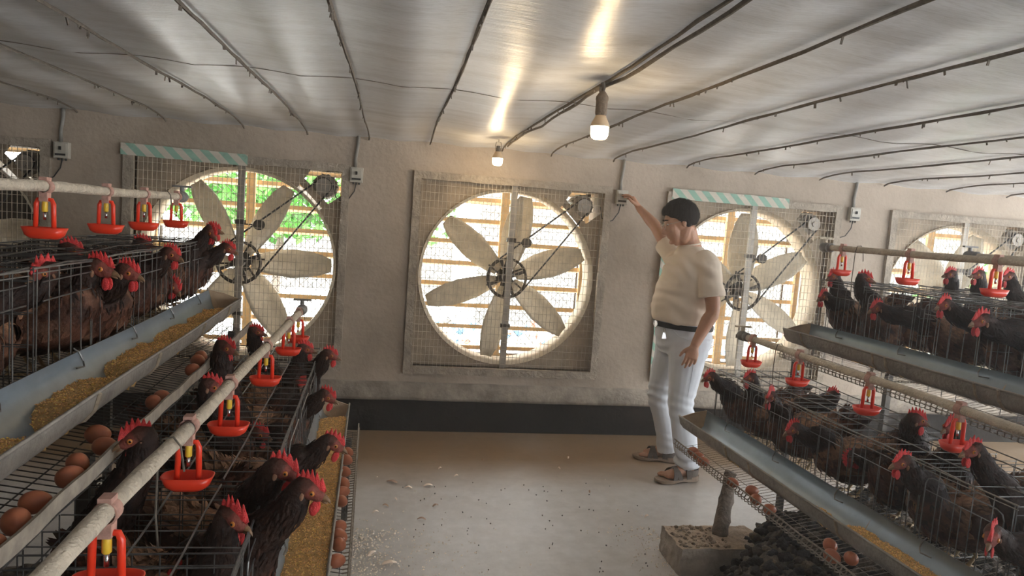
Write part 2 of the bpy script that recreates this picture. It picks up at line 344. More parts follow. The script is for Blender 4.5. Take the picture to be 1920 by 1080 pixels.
# ------------------------------------------------------------------ yard outside
random.seed(3)
vs, fs = noisy_grid(-12, 22, YW+.3, 26, 120, 80, lambda x, y: -.05+.10*noise.noise(V((x*1.5, y*1.5, 0)))+.05*noise.noise(V((x*5, y*5, 2))))
mb = MB(); mb.add(vs, fs); solo(mb, 'yard_ground', M['out'], 'bright rubble-strewn yard seen through the fan openings', 'ground', kind='structure', origin=(0, 10, 0))
mb = MB(); mb.box((-14, 14, -.1), (1.2, 14.2, 1.1)); solo(mb, 'garden_wall', M['yardwall'], 'low pale garden wall across the yard behind the left fans', 'wall')
mb = MB(); mb.box((1.3, 10.4, -.1), (16, 10.7, 2.7)); solo(mb, 'garden_wall', M['yardwall'], 'tall wall beyond the yard, raised to hide the bright sky behind the centre and right fans', 'wall')  # built tall to block the sky and dim the view through the fans
def bush(x, y, z, rx, rz, n, label, seed):
    random.seed(seed); mb = MB(); mb.mi = 0
    for i in range(n):
        a = random.uniform(0, 2*PI); t = random.uniform(-1, 1); r = random.uniform(.55, 1)
        p = V((x+rx*r*math.cos(a)*math.sqrt(1-t*t), y+.6*rx*r*math.sin(a)*math.sqrt(1-t*t), z+rz*r*t))
        d = V((random.gauss(0, 1), random.gauss(0, 1), random.gauss(.3, .8))).normalized(); q = d.cross(V((random.gauss(0, 1), 1, random.gauss(0, 1)))).normalized()
        L = random.uniform(.08, .2); W = L*.28; g = random.uniform(.35, 1.1)
        mb.col = (.13*g, .42*g, .06*g); mb.add([p-d*L/2, p+q*W, p+d*L/2, p-q*W], [(0, 1, 2, 3)])
    base = V((x, y, 0)); og = base; tm = MB(); tm.tube([(x, y, -.05), (x+.05, y, z*.6), (x, y, z)], [.06, .045, .02], 7)
    t = thing('leafy_shrub', base, label, 'shrub', 'shrubs growing in the yard'); mb.build('foliage', M['leafg'], t, colors=True); tm.build('stem', M['crust'], t)
bush(-1.35, 8.3, 1.85, 1.5, .72, 3600, 'bright green leafy shrub seen high through the large left fan', 1)
bush(.2, 10.6, 1.7, .8, .7, 700, 'small green shrub seen between the louvers of the left fan', 2)
bush(9.6, 8.9, .9, 1.8, .6, 1500, 'green shrub seen low through the far right fan', 3)
# rubbish lying about in the yard
cols = [(.4, .4, .4), (.10, .22, .36), (.36, .15, .10), (.35, .33, .28), (.15, .14, .13)]
mb = MB(); random.seed(8)
for i in range(500):
    x = random.uniform(-1, 6.5); y = random.uniform(5.6, 10.2); r = random.uniform(.02, .09); z = .04
    mb.col = random.choice(cols); a = random.uniform(0, PI); dx, dy = math.cos(a)*r, math.sin(a)*r; h = random.uniform(.01, .06)
    mb.add([(x-dx, y-dy, z), (x+dy, y-dx, z+h), (x+dx, y+dy, z+h*.5), (x-dy, y+dx, z+h), (x, y, z+h*1.6), (x, y, z-.05)], [(0,1,4),(1,2,4),(2,3,4),(3,0,4),(1,0,5),(2,1,5),(3,2,5),(0,3,5)])
solo(mb, 'yard_rubble', M['debris'], 'scattered rubbish and stones on the bright ground outside the fans', 'rubble', kind='stuff', colors=True)

# ------------------------------------------------------------------ exhaust fans
def place(mb, P): mb.v = [tuple(V(p)+P) for p in mb.v]; return mb
def fan(xc, rot, label, closed=False, seed=0):
    rnd = random.Random(seed); P = V((xc, YW, FZ)); t = thing('exhaust_fan', P, label, 'fan', 'belt-driven exhaust fans along the far wall')
    R = .618
    # housing panel with round orifice; a gap is left at the motor corner
    mb = MB(); n = 96; y0 = .07
    def sq(a):
        c, s_ = math.cos(a), math.sin(a); k = HW/max(abs(c), abs(s_)); return c*k, s_*k
    for i in range(n):
        a0, a1 = 2*PI*i/n, 2*PI*(i+1)/n; am = math.degrees((a0+a1)/2)
        if 36 < am < 55: continue
        q0, q1 = sq(a0), sq(a1)
        v = [(R*math.cos(a0), y0, R*math.sin(a0)), (R*math.cos(a1), y0, R*math.sin(a1)), (q1[0], y0, q1[1]), (q0[0], y0, q0[1])]
        v += [(p[0], y0+.006, p[2]) for p in v]
        mb.add(v, [(0, 1, 2, 3), (7, 6, 5, 4), (0, 4, 5, 1), (3, 2, 6, 7)])
    place(mb, P).build('housing_panel', M['panel'], t)
    mb = MB()
    for k, (r, h) in enumerate([(R+.02, .0), (R+.022, .012), (R, .02), (R-.004, .10), (R-.004, .2), (R+.03, .26)]):
        mb.add([(r*math.cos(2*PI*i/n), .05+h, r*math.sin(2*PI*i/n)) for i in range(n)], [])
    mb.add([], [])
    for k in range(5): mb.f += [(k*n+i, (k+1)*n+i, (k+1)*n+(i+1) % n, k*n+(i+1) % n) for i in range(n)]; mb.m += [0]*n
    place(mb, P).build('orifice_ring', M['ring'], t, True)
    # box sides behind the panel
    mb = MB(); w = HW-.002
    for a, b in (((-w, .07, -w), (-w+.01, .34, w)), ((w-.01, .07, -w), (w, .34, w)), ((-w, .07, -w), (w, .34, -w+.01)), ((-w, .07, w-.01), (w, .34, w))): mb.box(a, b)
    place(mb, P).build('housing_side', M['panel'], t)
    # propeller: hub, six twisted blades, spoked pulley wheel
    pr = bpy.data.objects.new('propeller', None); COL.objects.link(pr); pr.parent = t; pr.location = (0, .12, 0); pr.rotation_euler = (0, -math.radians(rot), 0)
    Mp = MW[t.name] @ Matrix.Translation(V((0, .12, 0))) @ Matrix.Rotation(-math.radians(rot), 4, 'Y'); MW[pr.name] = Mp
    def loc(mb): mb.v = [tuple(Mp @ V(p)) for p in mb.v]; return mb
    mb = MB(); mb.lathe([(0, -.05), (.03, -.05), (.03, .05), (.055, .05), (.055, .075), (0, .075)], n=16, ax=(0, 1, 0))
    for k in range(6):
        a = k*PI/3; mb.bar((0, .03, 0), (.15*math.cos(a), .035, .15*math.sin(a)), .045, .008, (0, 1, 0))
    loc(mb).build('hub', M['iron'], pr)
    for k in range(6):
        a = k*PI/3; er = V((math.cos(a), 0, math.sin(a))); et = V((-math.sin(a), 0, math.cos(a))); ey = V((0, 1, 0)); vs = []
        st = [(.07, .055, -.055, 46), (.14, .085, -.085, 42), (.24, .105, -.105, 36), (.34, .105, -.115, 30), (.44, .09, -.105, 25), (.53, .065, -.085, 21), (.60, .03, -.06, 18)]
        for r, c1, c0, th in st:
            th = math.radians(th)
            for j in range(7):
                u = j/6; c = c0+(c1-c0)*u; cam_ = .018*math.sin(PI*u)
                vs.append(er*r+(et*math.cos(th)+ey*math.sin(th))*c+(ey*math.cos(th)-et*math.sin(th))*cam_)
        m7 = len(st); nn = len(vs); mb = MB(); vs2 = [p+V((0, .004, 0)) for p in vs]
        fs = [(i*7+j, i*7+j+1, (i+1)*7+j+1, (i+1)*7+j) for i in range(m7-1) for j in range(6)]
        fs2 = [tuple(x+nn for x in f[::-1]) for f in fs]
        bd = [i*7 for i in range(m7)]+[(m7-1)*7+j for j in range(1, 7)]+[i*7+6 for i in range(m7-2, -1, -1)]+[j for j in range(5, 0, -1)]
        ed = [(bd[i], bd[(i+1) % len(bd)], bd[(i+1) % len(bd)]+nn, bd[i]+nn) for i in range(len(bd))]
        mb.add(vs+vs2, fs+fs2+ed); loc(mb).build('blade', M['blade'], pr, True)
    mb = MB(); n2 = 40
    mb.tube([(.138*math.cos(2*PI*i/n2), 0, .138*math.sin(2*PI*i/n2)) for i in range(n2)], .010, 6, closed=True)
    for k in range(4):
        a = k*PI/2+.4; mb.bar((.02*math.cos(a), 0, .02*math.sin(a)), (.135*math.cos(a), 0, .135*math.sin(a)), .022, .012, (0, 1, 0))
    mb.lathe([(0, -.03), (.035, -.03), (.035, .03), (0, .03)], n=14, ax=(0, 1, 0))
    q = P+V((0, .055, 0)); place(mb, q).build('pulley_wheel', M['iron'], t)
    # bearing bar, clamps
    mb = MB(); mb.box((-.022, .012, -HW), (.022, .034, HW)); place(mb, P+V((.005, 0, 0))).build('support_bar', M['steel'], t)
    for z in (.275, -.345):
        mb = MB(); mb.box((-.032, .002, z-.014), (.032, .044, z+.014)); place(mb, P+V((.005, 0, 0))).build('clamp', M['iron'], t)
    # motor, small pulley, idler, belt
    mx, mz = .53, .555
    mb = MB(); mb.lathe([(0, .09), (.05, .09), (.078, .10), (.082, .12), (.082, .26), (.07, .28), (0, .28)], n=24, ax=(0, 1, 0))
    for k in range(14):
        a = k*PI/7; mb.bar((.08*math.cos(a), .12, .08*math.sin(a)), (.08*math.cos(a), .26, .08*math.sin(a)), .008, .016, (math.cos(a), 0, math.sin(a)))
    place(mb, P+V((mx, 0, mz))).build('motor', M['steel'], t, False)
    mb = MB(); mb.lathe([(0, .035), (.02, .035), (.02, .045), (.052, .045), (.052, .05), (.045, .056), (.052, .062), (.052, .067), (0, .067), (.014, .068), (.014, .1)], n=24, ax=(0, 1, 0))
    place(mb, P+V((mx, 0, mz))).build('motor_pulley', M['steel'], t)
    mb = MB(); mb.lathe([(0, .03), (.036, .03), (.036, .036), (.028, .045), (.036, .054), (.036, .06), (0, .06)], n=20, ax=(0, 1, 0)); mb.bar((-.11, .035, -.002), (0, .035, 0), .018, .008)
    place(mb, P+V((.122, 0, .262))).build('idler_pulley', M['iron'], t)
    mb = MB(); c1, r1, c2, r2 = V((0, 0, 0)), .146, V((mx, 0, mz)), .05; d = c2-c1; L = d.length; be = math.acos((r1-r2)/L); al = math.atan2(d.z, d.x)
    pts = []
    for i in range(25):
        a = al+be+(2*PI-2*be)*i/24; pts.append(V((r1*math.cos(a), .055, r1*math.sin(a))))
    for i in range(13):
        a = al-be+2*be*i/12; pts.append(c2+V((r2*math.cos(a), .055, r2*math.sin(a))))
    pts2 = []
    for i, p in enumerate(pts):
        q2 = pts[(i+1) % len(pts)]
        pts2.append(p)
        if (q2-p).length > .1: pts2 += [p.lerp(q2, k/12) for k in range(1, 12)]
    mb.tube(pts2, .0065, 5, closed=True); place(mb, P).build('drive_belt', M['black'], t)
    # bracket arm carrying the motor
    mb = MB(); mb.bar((.66, .1, .30), (.30, .1, .66), .05, .006, (0, 1, 0)); place(mb, P).build('motor_bracket', M['panel'], t)
    # shutter: frame, louvers
    mb = MB(); y1 = .36
    for x in (-HW+.01, -.03, HW-.05): mb.box((x, y1, -HW), (x+.04 if x != -.03 else .03, y1+.03, HW))
    for z in (-HW, HW-.04): mb.box((-HW, y1, z), (HW, y1+.03, z+.04))
    place(mb, P).build('shutter_frame', M['louver'], t)
    for k in range(8):
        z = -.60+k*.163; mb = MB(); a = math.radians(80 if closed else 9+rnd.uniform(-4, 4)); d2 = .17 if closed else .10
        dy, dz = math.cos(a)*d2, -math.sin(a)*d2
        v = [(-HW+.03, y1+.05, z), (HW-.03, y1+.05, z), (HW-.03, y1+.05+dy, z+dz), (-HW+.03, y1+.05+dy, z+dz)]
        v += [(p[0], p[1], p[2]+.030) for p in v]
        mb.add(v, [(0, 3, 2, 1), (4, 5, 6, 7), (0, 1, 5, 4), (1, 2, 6, 5), (2, 3, 7, 6), (3, 0, 4, 7)])
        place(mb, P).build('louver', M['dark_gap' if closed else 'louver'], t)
    # bird netting behind the shutter
    mb = MB(); y2 = .62; s = .075
    for k in range(-18, 19):
        for sg in (1, -1):
            x0 = k*s*1.0; a, b = V((x0-sg*HW, y2, -HW)), V((x0+sg*HW, y2, HW))
            # clip to the opening
            t0, t1 = 0, 1
            dx = b.x-a.x
            ta, tb = (-HW-a.x)/dx, (HW-a.x)/dx
            t0, t1 = max(0, min(ta, tb)), min(1, max(ta, tb))
            if t1-t0 > .02: mb.wire(a.lerp(b, t0), a.lerp(b, t1), .0022)
    for x, z in ((-HW, 0), (HW, 0), (0, HW), (0, -HW)):
        if x: mb.wire((x, y2, -HW), (x, y2, HW), .01)
        else: mb.wire((-HW, y2, z), (HW, y2, z), .01)
    for x in (-HW, HW):
        for z in (-HW, HW): mb.wire((x, .34, z), (x, y2, z), .008)
    place(mb, P).build('netting', M['iron'], t)
    # wire guard on the room side
    mb = MB(); yg = -.022; g = HW+.005
    k = -g
    while k <= g: mb.wire((k+rnd.uniform(-.002, .002), yg, -g), (k+rnd.uniform(-.002, .002), yg, g), .0019); k += .0285
    k = -g
    while k <= g: mb.wire((-g, yg+.003, k+rnd.uniform(-.003, .003)), (g, yg+.003, k+rnd.uniform(-.003, .003)), .0019); k += .054
    place(mb, P).build('wire_guard', M['wire_dusty'], t)
    # dusty surround
    mb = MB(); o = .708; i_ = .655
    def strip(p, q, wd):
        p, q = V(p), V(q); N = 26; vs = []; dd = (q-p).normalized(); nn_ = V((-dd.z, 0, dd.x))
        for a in range(N+1):
            c = p.lerp(q, a/N); h = wd/2+.004*noise.noise(c*9+P); yy = -.030+.006*noise.noise(c*13+P)
            vs += [c+nn_*h+V((0, .002, 0)), c+nn_*h+V((0, yy, 0)), c-nn_*h+V((0, yy, 0)), c-nn_*h+V((0, .002, 0))]
        mb.add(vs, [(a*4+b, a*4+b+1, a*4+b+5, a*4+b+4) for a in range(N) for b in range(3)]+[(0, 1, 2, 3), (N*4+3, N*4+2, N*4+1, N*4)])
    m_ = (o+i_)/2; wd = o-i_
    strip((-o, 0, m_), (o, 0, m_), wd); strip((o, 0, -m_), (-o, 0, -m_), wd); strip((-m_, 0, -o), (-m_, 0, o), wd); strip((m_, 0, o), (m_, 0, -o), wd)
    place(mb, P).build('frame', M['frame'], t)
    return t
fan(FX[0], 15, 'partly seen fan at far left with its shutter closed and dark', closed=True, seed=1)
fan(FX[1], 2, 'large exhaust fan on the left with green leaves showing behind its blades', seed=2)
fan(FX[2], 21, 'centre exhaust fan between the two cage rows, fully in view', seed=3)
fan(FX[3], 31, 'exhaust fan right behind the standing man', seed=4)
fan(FX[4], 10, 'exhaust fan at far right behind the upper right hens', seed=5)
def cloth(P0, P1, wd, label):
    p, q = V(P0), V(P1); N = 40; mb = MB(); vs = []; dd = (q-p).normalized(); nn_ = V((-dd.z, 0, dd.x))
    for a in range(N+1):
        c = p.lerp(q, a/N)
        for j in range(5):
            h = wd*(j/4-.5)*(1+.15*noise.noise(c*6)); vs.append(c+nn_*h+V((0, -.034-.008*abs(noise.noise(c*7+V((0, 0, j*.4)))), 0)))
    fr = [(a*5+b, a*5+b+1, a*5+b+6, a*5+b+5) for a in range(N) for b in range(4)]; n_ = len(vs)
    mb.add(vs+[v+V((0, .004, 0)) for v in vs], fr+[tuple(i+n_ for i in f[::-1]) for f in fr])
    return solo(mb, 'cloth_strip', M['cloth'], label, 'cloth')
cloth((FX[1]-.72, YW, FZ+.69), (FX[1]+.05, YW, FZ+.68), .075, 'green and beige striped cloth strip along the top of the left fan')
cloth((FX[3]-.68, YW, FZ+.695), (FX[3]+.25, YW, FZ+.69), .075, 'green and white striped cloth strip above the fan behind the man')
cloth((FX[3]-.69, YW, FZ-.66), (FX[3]-.69, YW, FZ+.60), .07, 'upright striped cloth strip down the left side of the fan behind the man')
# ------------------------------------------------------------------ switch boxes with conduits
def switchbox(x, z, label, s):
    t = thing('switch_box', (x, YW, z), label, 'switch box', 'switch boxes on the far wall'); P = V((x, YW, z))
    mb = MB(); mb.box((-.042, -.045, -.05), (.042, 0, .05)); mb.box((-.034, -.05, -.04), (.034, -.045, .042)); bevel(place(mb, P).build('box', M['box'], t), .004)
    mb = MB(); mb.box((-.006, -.06, .0), (.006, -.05, .022)); mb.box((-.03, -.052, -.034), (.03, -.049, -.022)); place(mb, P).build('toggle', M['black'], t)
    mb = MB(); mb.tube([(-.01, -.018, .05), (-.012, -.018, .12), (.0, -.016, .2), (.002, -.016, ZC-z-.03)], .012, 8); place(mb, P).build('conduit', M['conduit'], t, True)
    for k in (-.02, .0, .02):
        mb = MB(); mb.tube([(k, -.02, -.05), (k, -.02, -.064)], .006, 6); place(mb, P).build('cable_gland', M['black'], t)
    mb = MB(); mb.tube([(0, -.02, -.055), (-.01, -.022, -.11), (-.05, -.02, -.17), (-.09, -.018, -.185), (-.13, -.018, -.16), (-.15*s, -.02, -.08)], .004, 6); place(mb, P).build('cable', M['cable'], t, True)
switchbox(-2.083, 1.79, 'white switch box between the dark left fan and the large left fan', 1)
switchbox(-.27, 1.785, 'white switch box right of the large left fan', 1)
switchbox(1.60, 1.78, 'white switch box touched by the standing man', 1)
switchbox(3.47, 1.795, 'white switch box right of the fan behind the man', 1)
# ------------------------------------------------------------------ ceiling ropes, seam, bulbs
random.seed(5)
names = {0:'far left'}
for i, x in enumerate(ROPES):
    mb = MB(); pts = []; y = YB+.05; dr = random.uniform(-.03, .03)
    while y < YW-.02: pts.append((x+dr*(YW-y)/6+.004*math.sin(y*3+i), y, cz(x, y)-.012)); y += .12
    pts.append((x, YW-.02, cz(x, YW)-.02)); mb.tube(pts, .0058, 5, jit=.3)
    for k in range(34):
        p = V(random.choice(pts)); p.y += random.uniform(-.06, .06); 
        if p.y > 4.7: continue
        q = p+V((random.uniform(-.006, .006), random.uniform(-.01, .01), -random.uniform(.008, .028))); mb.bar(p+V((0, 0, .004)), q, random.uniform(.004, .009), .003)
    where = 'left of the lamp cable' if x < .71 else 'right of the lamp cable'
    if i in (0, 1, 2): lab = ['outermost rope under the ceiling on the left, near the dark wall corner', 'second rope from the left wall under the ceiling sheet', 'third rope from the left wall under the ceiling sheet'][i]
    else:
        k = ROPES.index(.71)
        lab = ('dusty rope carrying the ceiling sheet, number words aside the one holding the two lamps' if i == k else '')
        if i == k: lab = 'dusty rope under the ceiling along which the lamp cable runs'
        else:
            od = ['first', 'second', 'third', 'fourth', 'fifth', 'sixth', 'seventh', 'eighth', 'ninth', 'tenth', 'eleventh'][abs(i-k)-1]
            lab = '%s dusty ceiling rope %s' % (od, where)
    solo(mb, 'ceiling_rope', M['rope'], lab, 'rope', 'ropes holding up the ceiling sheet')
mb = MB(); pts = []; x = XL
while x < XR: pts.append((x, 2.93+.02*math.sin(x*1.3)+(.07*(x-.5) if x > .5 else 0), cz(x, 2.93)+.0005)); x += .1
mb.tube(pts, .0022, 4); struct('trim_2', mb, M['rope'])
mb = MB(); mb.tube([(.735+.006*math.sin(y*9), y, cz(.735, y)-.014-.006*math.sin(y*4)) for y in [YB+.1+.15*k for k in range(53)] if y < 4.79], .006, 6, jit=.25)
solo(mb, 'lamp_cable', M['rope'], 'thick dusty cable under the ceiling feeding the two lamps', 'cable')
def bulb(x, y, zb, sc_, label, hang, bare=False):
    t = thing('light_bulb', (x, y, zb), label, 'light bulb', 'bulbs hanging from the ceiling cable')
    s = sc_; P = V((x, y, zb))
    mb = MB(); mb.lathe([(0, 0), (.018*s, .001*s), (.027*s, .006*s), (.031*s, .016*s), (.0325*s, .045*s)], n=24); place(mb, P).build('diffuser', M['bulb'], t, True)
    mb = MB(); mb.lathe([(.0325*s, .045*s), (.034*s, .048*s), (.031*s, .058*s), (.022*s, .075*s), (.018*s, .085*s), (.0, .085*s)], n=24); place(mb, P).build('bulb_housing', M['bulb_base'], t, True)
    if bare:
        mb = MB(); mb.lathe([(.012, .085*s), (.013, .12*s), (0, .12*s)], n=12)
        for sg in (-1, 1): mb.tube([(sg*.012, 0, .08*s), (sg*.02, 0, .12*s), (sg*.014, 0, .15), (0, 0, hang-.015), (0, 0, hang)], .002, 5)
        place(mb, P).build('lamp_wire', M['rope'], t)
    else:
        mb = MB(); mb.lathe([(.018*s, .083*s), (.021*s, .09*s), (.021*s, .135*s), (.023*s, .14*s), (.022*s, .15*s), (.012*s, .165*s), (.007*s, .17*s), (0, .17*s)], n=18); place(mb, P).build('socket', M['socket'], t, True)
        mb = MB(); mb.tube([(0, 0, .165*s), (.003, 0, .18), (-.002, 0, hang)], .007, 7, jit=.3); place(mb, P).build('lamp_wire', M['rope'], t)
bulb(.70, 2.41, 1.862, 1.0, 'lit bulb in a dusty socket nearer the camera, hanging from ceiling cable', .20)
bulb(.63, 4.45, 1.90, 1.05, 'smaller looking lit bulb on bare wires near the far wall', .165, True)
for (x, y, z, e) in ((.70, 2.41, 1.85, 2.2), (.63, 4.45, 1.885, 2.2)):
    ld = bpy.data.lights.new('bulb_glow', 'POINT'); ld.energy = e; ld.color = (1, .72, .40); ld.shadow_soft_size = .03
    lo = bpy.data.objects.new('bulb_glow', ld); lo.location = (x, y, z-.04); COL.objects.link(lo)
# ------------------------------------------------------------------ battery cages in stepped rows
class Row:
    def __init__(s, x0, y0, sg, k): s.x0, s.y0, s.sg, s.k = x0, y0, sg, k
    def __call__(s, u, v, z): return V((s.x0+s.sg*u+s.k*v, s.y0-v, z))
LR = Row(-.12, 3.45, -1, .03)      # left row: u grows to the left
RR = Row(1.50, 3.30, 1, .03)       # right row: u grows to the right
LP = Row(-.12, 3.45, -1, .0)       # line of the lower left water pipe
BR = Row(3.92, 3.30, -1, .03)      # far half of the right row, facing away
def wires(mb, R, items, r):
    for a, b in items: mb.wire(R(*a), R(*b), r)
def frange(a, b, s):
    o = []; 
    while a < b+1e-6: o.append(a); a += s
    return o
def sag(v): return .004*math.sin(v*2.1)
def cage_unit(R, du, dz, v0, v1, label, group, side, DEP=.40, tray_mat='wire_dark', lipm='wire_crust', fine=True):
    uf = .205+du; ub = uf+DEP; zf, zt = .505+dz, .86+dz
    t = thing('battery_cage', R((uf+ub)/2, (v0+v1)/2, zf), label, 'cage', group)
    rnd = random.Random(int(v0*10+dz*100)+side)
    # front: uprights with door frames
    mb = MB(); vv = frange(v0+.004, v1, .0655)
    for i, v in enumerate(vv):
        j = rnd.uniform(-.006, .006); mb.wire(R(uf, v, zf-.015), R(uf+rnd.uniform(-.004, .004), v+j, zt), .0016)
    for z, r in ((zt, .0028), (zt-.012, .0018), (zf+.0, .0022), (zf+.05, .0016)): mb.tube([R(uf, v0+(v1-v0)*k/10, z+sag(k)) for k in range(11)], r, 5)
    mb.build('front_grid', M['galv'], t)
    nd = 5; w_ = (v1-v0)/nd
    for d in range(nd):
        a, b = v0+d*w_+.03, v0+(d+1)*w_-.03; z0, z1 = zt-.30, zt-.03; uo = uf-.008; mb = MB(); c = .025
        rim = [R(uo, a, z0+c), R(uo, a, z1-c), R(uo, a+c*.3, z1-c*.3), R(uo, a+c, z1), R(uo, b-c, z1), R(uo, b-c*.3, z1-c*.3), R(uo, b, z1-c), R(uo, b, z0+c)]
        if side: mb.tube(rim, .0022, 5)
        else: mb.wire(R(uo, a, z1), R(uo, b, z1), .0017)
        mb.wire(R(uo, a, z1-.045), R(uo, b, z1-.045), .0018)
        n = 4
        for k in range(1, n if side else 1): vv_ = a+(b-a)*k/n; mb.wire(R(uo, vv_, z0-.1), R(uo, vv_, z1-.045), .0016)
        mb.build('door', M['galv'], t)
    # hook clips over the trough rim
    # top
    mb = MB()
    for v in frange(v0+.01, v1, .078): mb.wire(R(uf, v, zt), R(ub, v+rnd.uniform(-.01, .01), zt+rnd.uniform(-.004, .004)), .0016)
    for u in (uf, uf+DEP*.27, uf+DEP*.52, uf+DEP*.77, ub): mb.tube([R(u, v0+(v1-v0)*k/10, zt+.003+sag(k+u*9)) for k in range(11)], .0025, 5)
    mb.build('top_grid', M['wire_dark' if side == 0 else 'galv'], t)
    # back
    mb = MB()
    for v in frange(v0+.01, v1, .078): mb.wire(R(ub, v, zf+.06), R(ub, v, zt), .0015)
    for z in frange(zf+.06, zt, .06): mb.wire(R(ub, v0, z), R(ub, v1, z), .0016)
    mb.build('back_grid', M['wire_dark'], t)
    # partitions
    for d in range(nd+1):
        v = v0+d*w_; v = min(max(v, v0+.003), v1-.003); mb = MB()
        for u in frange(uf, ub, .05): mb.wire(R(u, v, zf+.02), R(u, v, zt), .0014)
        for z in frange(zf+.03, zt, .075): mb.wire(R(uf, v, z), R(ub, v, z), .0015)
        mb.wire(R(uf, v, zt), R(ub, v, zt), .002); mb.build('partition', M['wire_dark'], t)
    # sloping floor running out into the egg tray with an upturned lip
    ut = du+.0; zt0 = .435+dz; mb = MB(); lp = MB()
    def zfl(u): return zt0+(u-ut)*(.10/.6)
    st = .0265
    for v in frange(v0+.01, v1-.005, st):
        j = rnd.uniform(-.002, .002); mb.wire(R(ut+.02, v+j, zfl(ut+.02)), R(ub, v+j, zfl(ub)), .0014)
        lp.tube([R(ut+.022, v+j, zfl(ut+.02)), R(ut+.004, v+j+.004, zfl(ut)+.008), R(ut-.002, v+j+.010, zfl(ut)+.028), R(ut+.002, v+j+.016, zfl(ut)+.046)], .0027 if lipm == 'wire_crust' else .002, 4)
    if lipm == 'strip':
        lp = MB(); NS_ = 24; sv = []
        for k in range(NS_+1):
            v = v0+(v1-v0)*k/NS_; z = zfl(ut)+.030+sag(k*.8)*.6; sv += [R(ut+.001, v, z-.020), R(ut+.001, v, z+.016), R(ut-.007, v, z+.018), R(ut-.004, v, z-.018)]
        lp.add(sv, [(k*4+j, k*4+(j+1) % 4, (k+1)*4+(j+1) % 4, (k+1)*4+j) for k in range(NS_) for j in range(4)]+[(0, 1, 2, 3), (NS_*4+3, NS_*4+2, NS_*4+1, NS_*4)])
    for k in range(0, 9): u = ut+.03+(ub-ut-.03)*k/8; mb.wire(R(u, v0, zfl(u)-.003), R(u, v1, zfl(u)-.003), .0017)
    mb.build('floor_grid', M[tray_mat], t)
    if lipm != 'strip': lp.tube([R(ut+.002, v0+(v1-v0)*k/16, zfl(ut)+.047+sag(k*2)*.5) for k in range(17)], .0034, 5, jit=.25)
    if lipm != 'strip': lp.tube([R(ut-.003, v0+(v1-v0)*k/16, zfl(ut)+.026) for k in range(17)], .0022, 5)
    lp.build('egg_tray_lip', M[lipm], t)
    return t
def tray_z(du, dz, u): return .435+dz+(u-du)*(.10/.6)
TIN = [(.055, .585), (.058, .578), (.066, .545), (.085, .522), (.115, .512), (.145, .520), (.170, .548), (.186, .585), (.197, .622)]
def trough(R, du, dz, v0, v1, label, group, bands, light=False):
    t = thing('feed_trough', R(.12+du, (v0+v1)/2, .51+dz), label, 'feed trough', group)
    mb = MB(); n = len(TIN); NV = 30
    for side, off in ((0, 0), (1, -.004)):
        vs = []
        for a in range(NV+1):
            v = v0+(v1-v0)*a/NV
            for i, (u, z) in enumerate(TIN):
                if side:
                    q0 = TIN[max(i-1, 0)]; q1 = TIN[min(i+1, n-1)]; tx, tz = q1[0]-q0[0], q1[1]-q0[1]; L = math.hypot(tx, tz)
                    u2, z2 = u+tz/L*off, z-tx/L*(-off)
                    u2, z2 = u-(-off)*tz/L*(-1 if False else 1), z+off*tx/L if False else z-(-off)*tx/L*(-1)
                    u2 = u+tz/L*(-off)*1.0; z2 = z-tx/L*(-off)
                else: u2, z2 = u, z
                vs.append(R(u2+du, v, z2+dz+.0015*math.sin(v*5)))
        mb.mi = side
        mb.add(vs, [(a*n+i, a*n+i+1, (a+1)*n+i+1, (a+1)*n+i) for a in range(NV) for i in range(n-1)])
    for v in ():
        pass
    mb.mi = 1; N2 = (NV+1)*n
    for a in range(NV):
        for i in (0, n-1):
            p = a*n+i; q = (a+1)*n+i; mb.f.append((p, q, q+N2, p+N2)); mb.m.append(1)
    mb.build('channel', [M['tr_in'], M['tr_out']], t, True)
    # rolled outer lip
    mb = MB(); mb.tube([R(.053+du, v0+(v1-v0)*k/20, .586+dz+.0015*math.sin((v0+(v1-v0)*k/20)*5)) for k in range(21)], .0042, 6); mb.build('rolled_rim', M['tr_out'], t, True)
    # slanting end plate
    mb = MB(); out = []
    for u, z in TIN: out.append((u, z))
    for vv in (v0+.02, v0+.026):
        mb.add([R(u+du, vv+(.03 if z < .56 else 0), z+dz) for u, z in out]+[R(.13+du, vv, .61+dz)], [])
    m_ = len(out)+1; mb.f += [tuple(range(m_)), tuple(range(2*m_-1, m_-1, -1))]+[(i, i+m_, (i+1) % m_+m_, (i+1) % m_) for i in range(m_)]; mb.m += [0]*(2+m_)
    mb.build('end_cap', M['tr_cap'], t)
    for v in bands:
        mb = MB()
        mb.tube([R(u+(.12-u)*-.09+du, v, z+dz-.006*max(0, 1-abs(u-.12)/.07)) for i, (u, z) in enumerate(TIN[:-1])], .0058, 6, jit=.15)
        mb.build('joint_band', M['tr_band'], t)
    # hook clips hanging the trough on the cage front
    for v in frange(v0+.25, v1, .42):
        mb = MB(); mb.tube([R(.207+du, v, .632+dz), R(.193+du, v, .622+dz), R(.183+du, v, .600+dz), R(.176+du, v+.012, .588+dz), R(.178+du, v+.055, .592+dz)], .0024, 5); mb.build('hook', M['galv'], t)
    return t
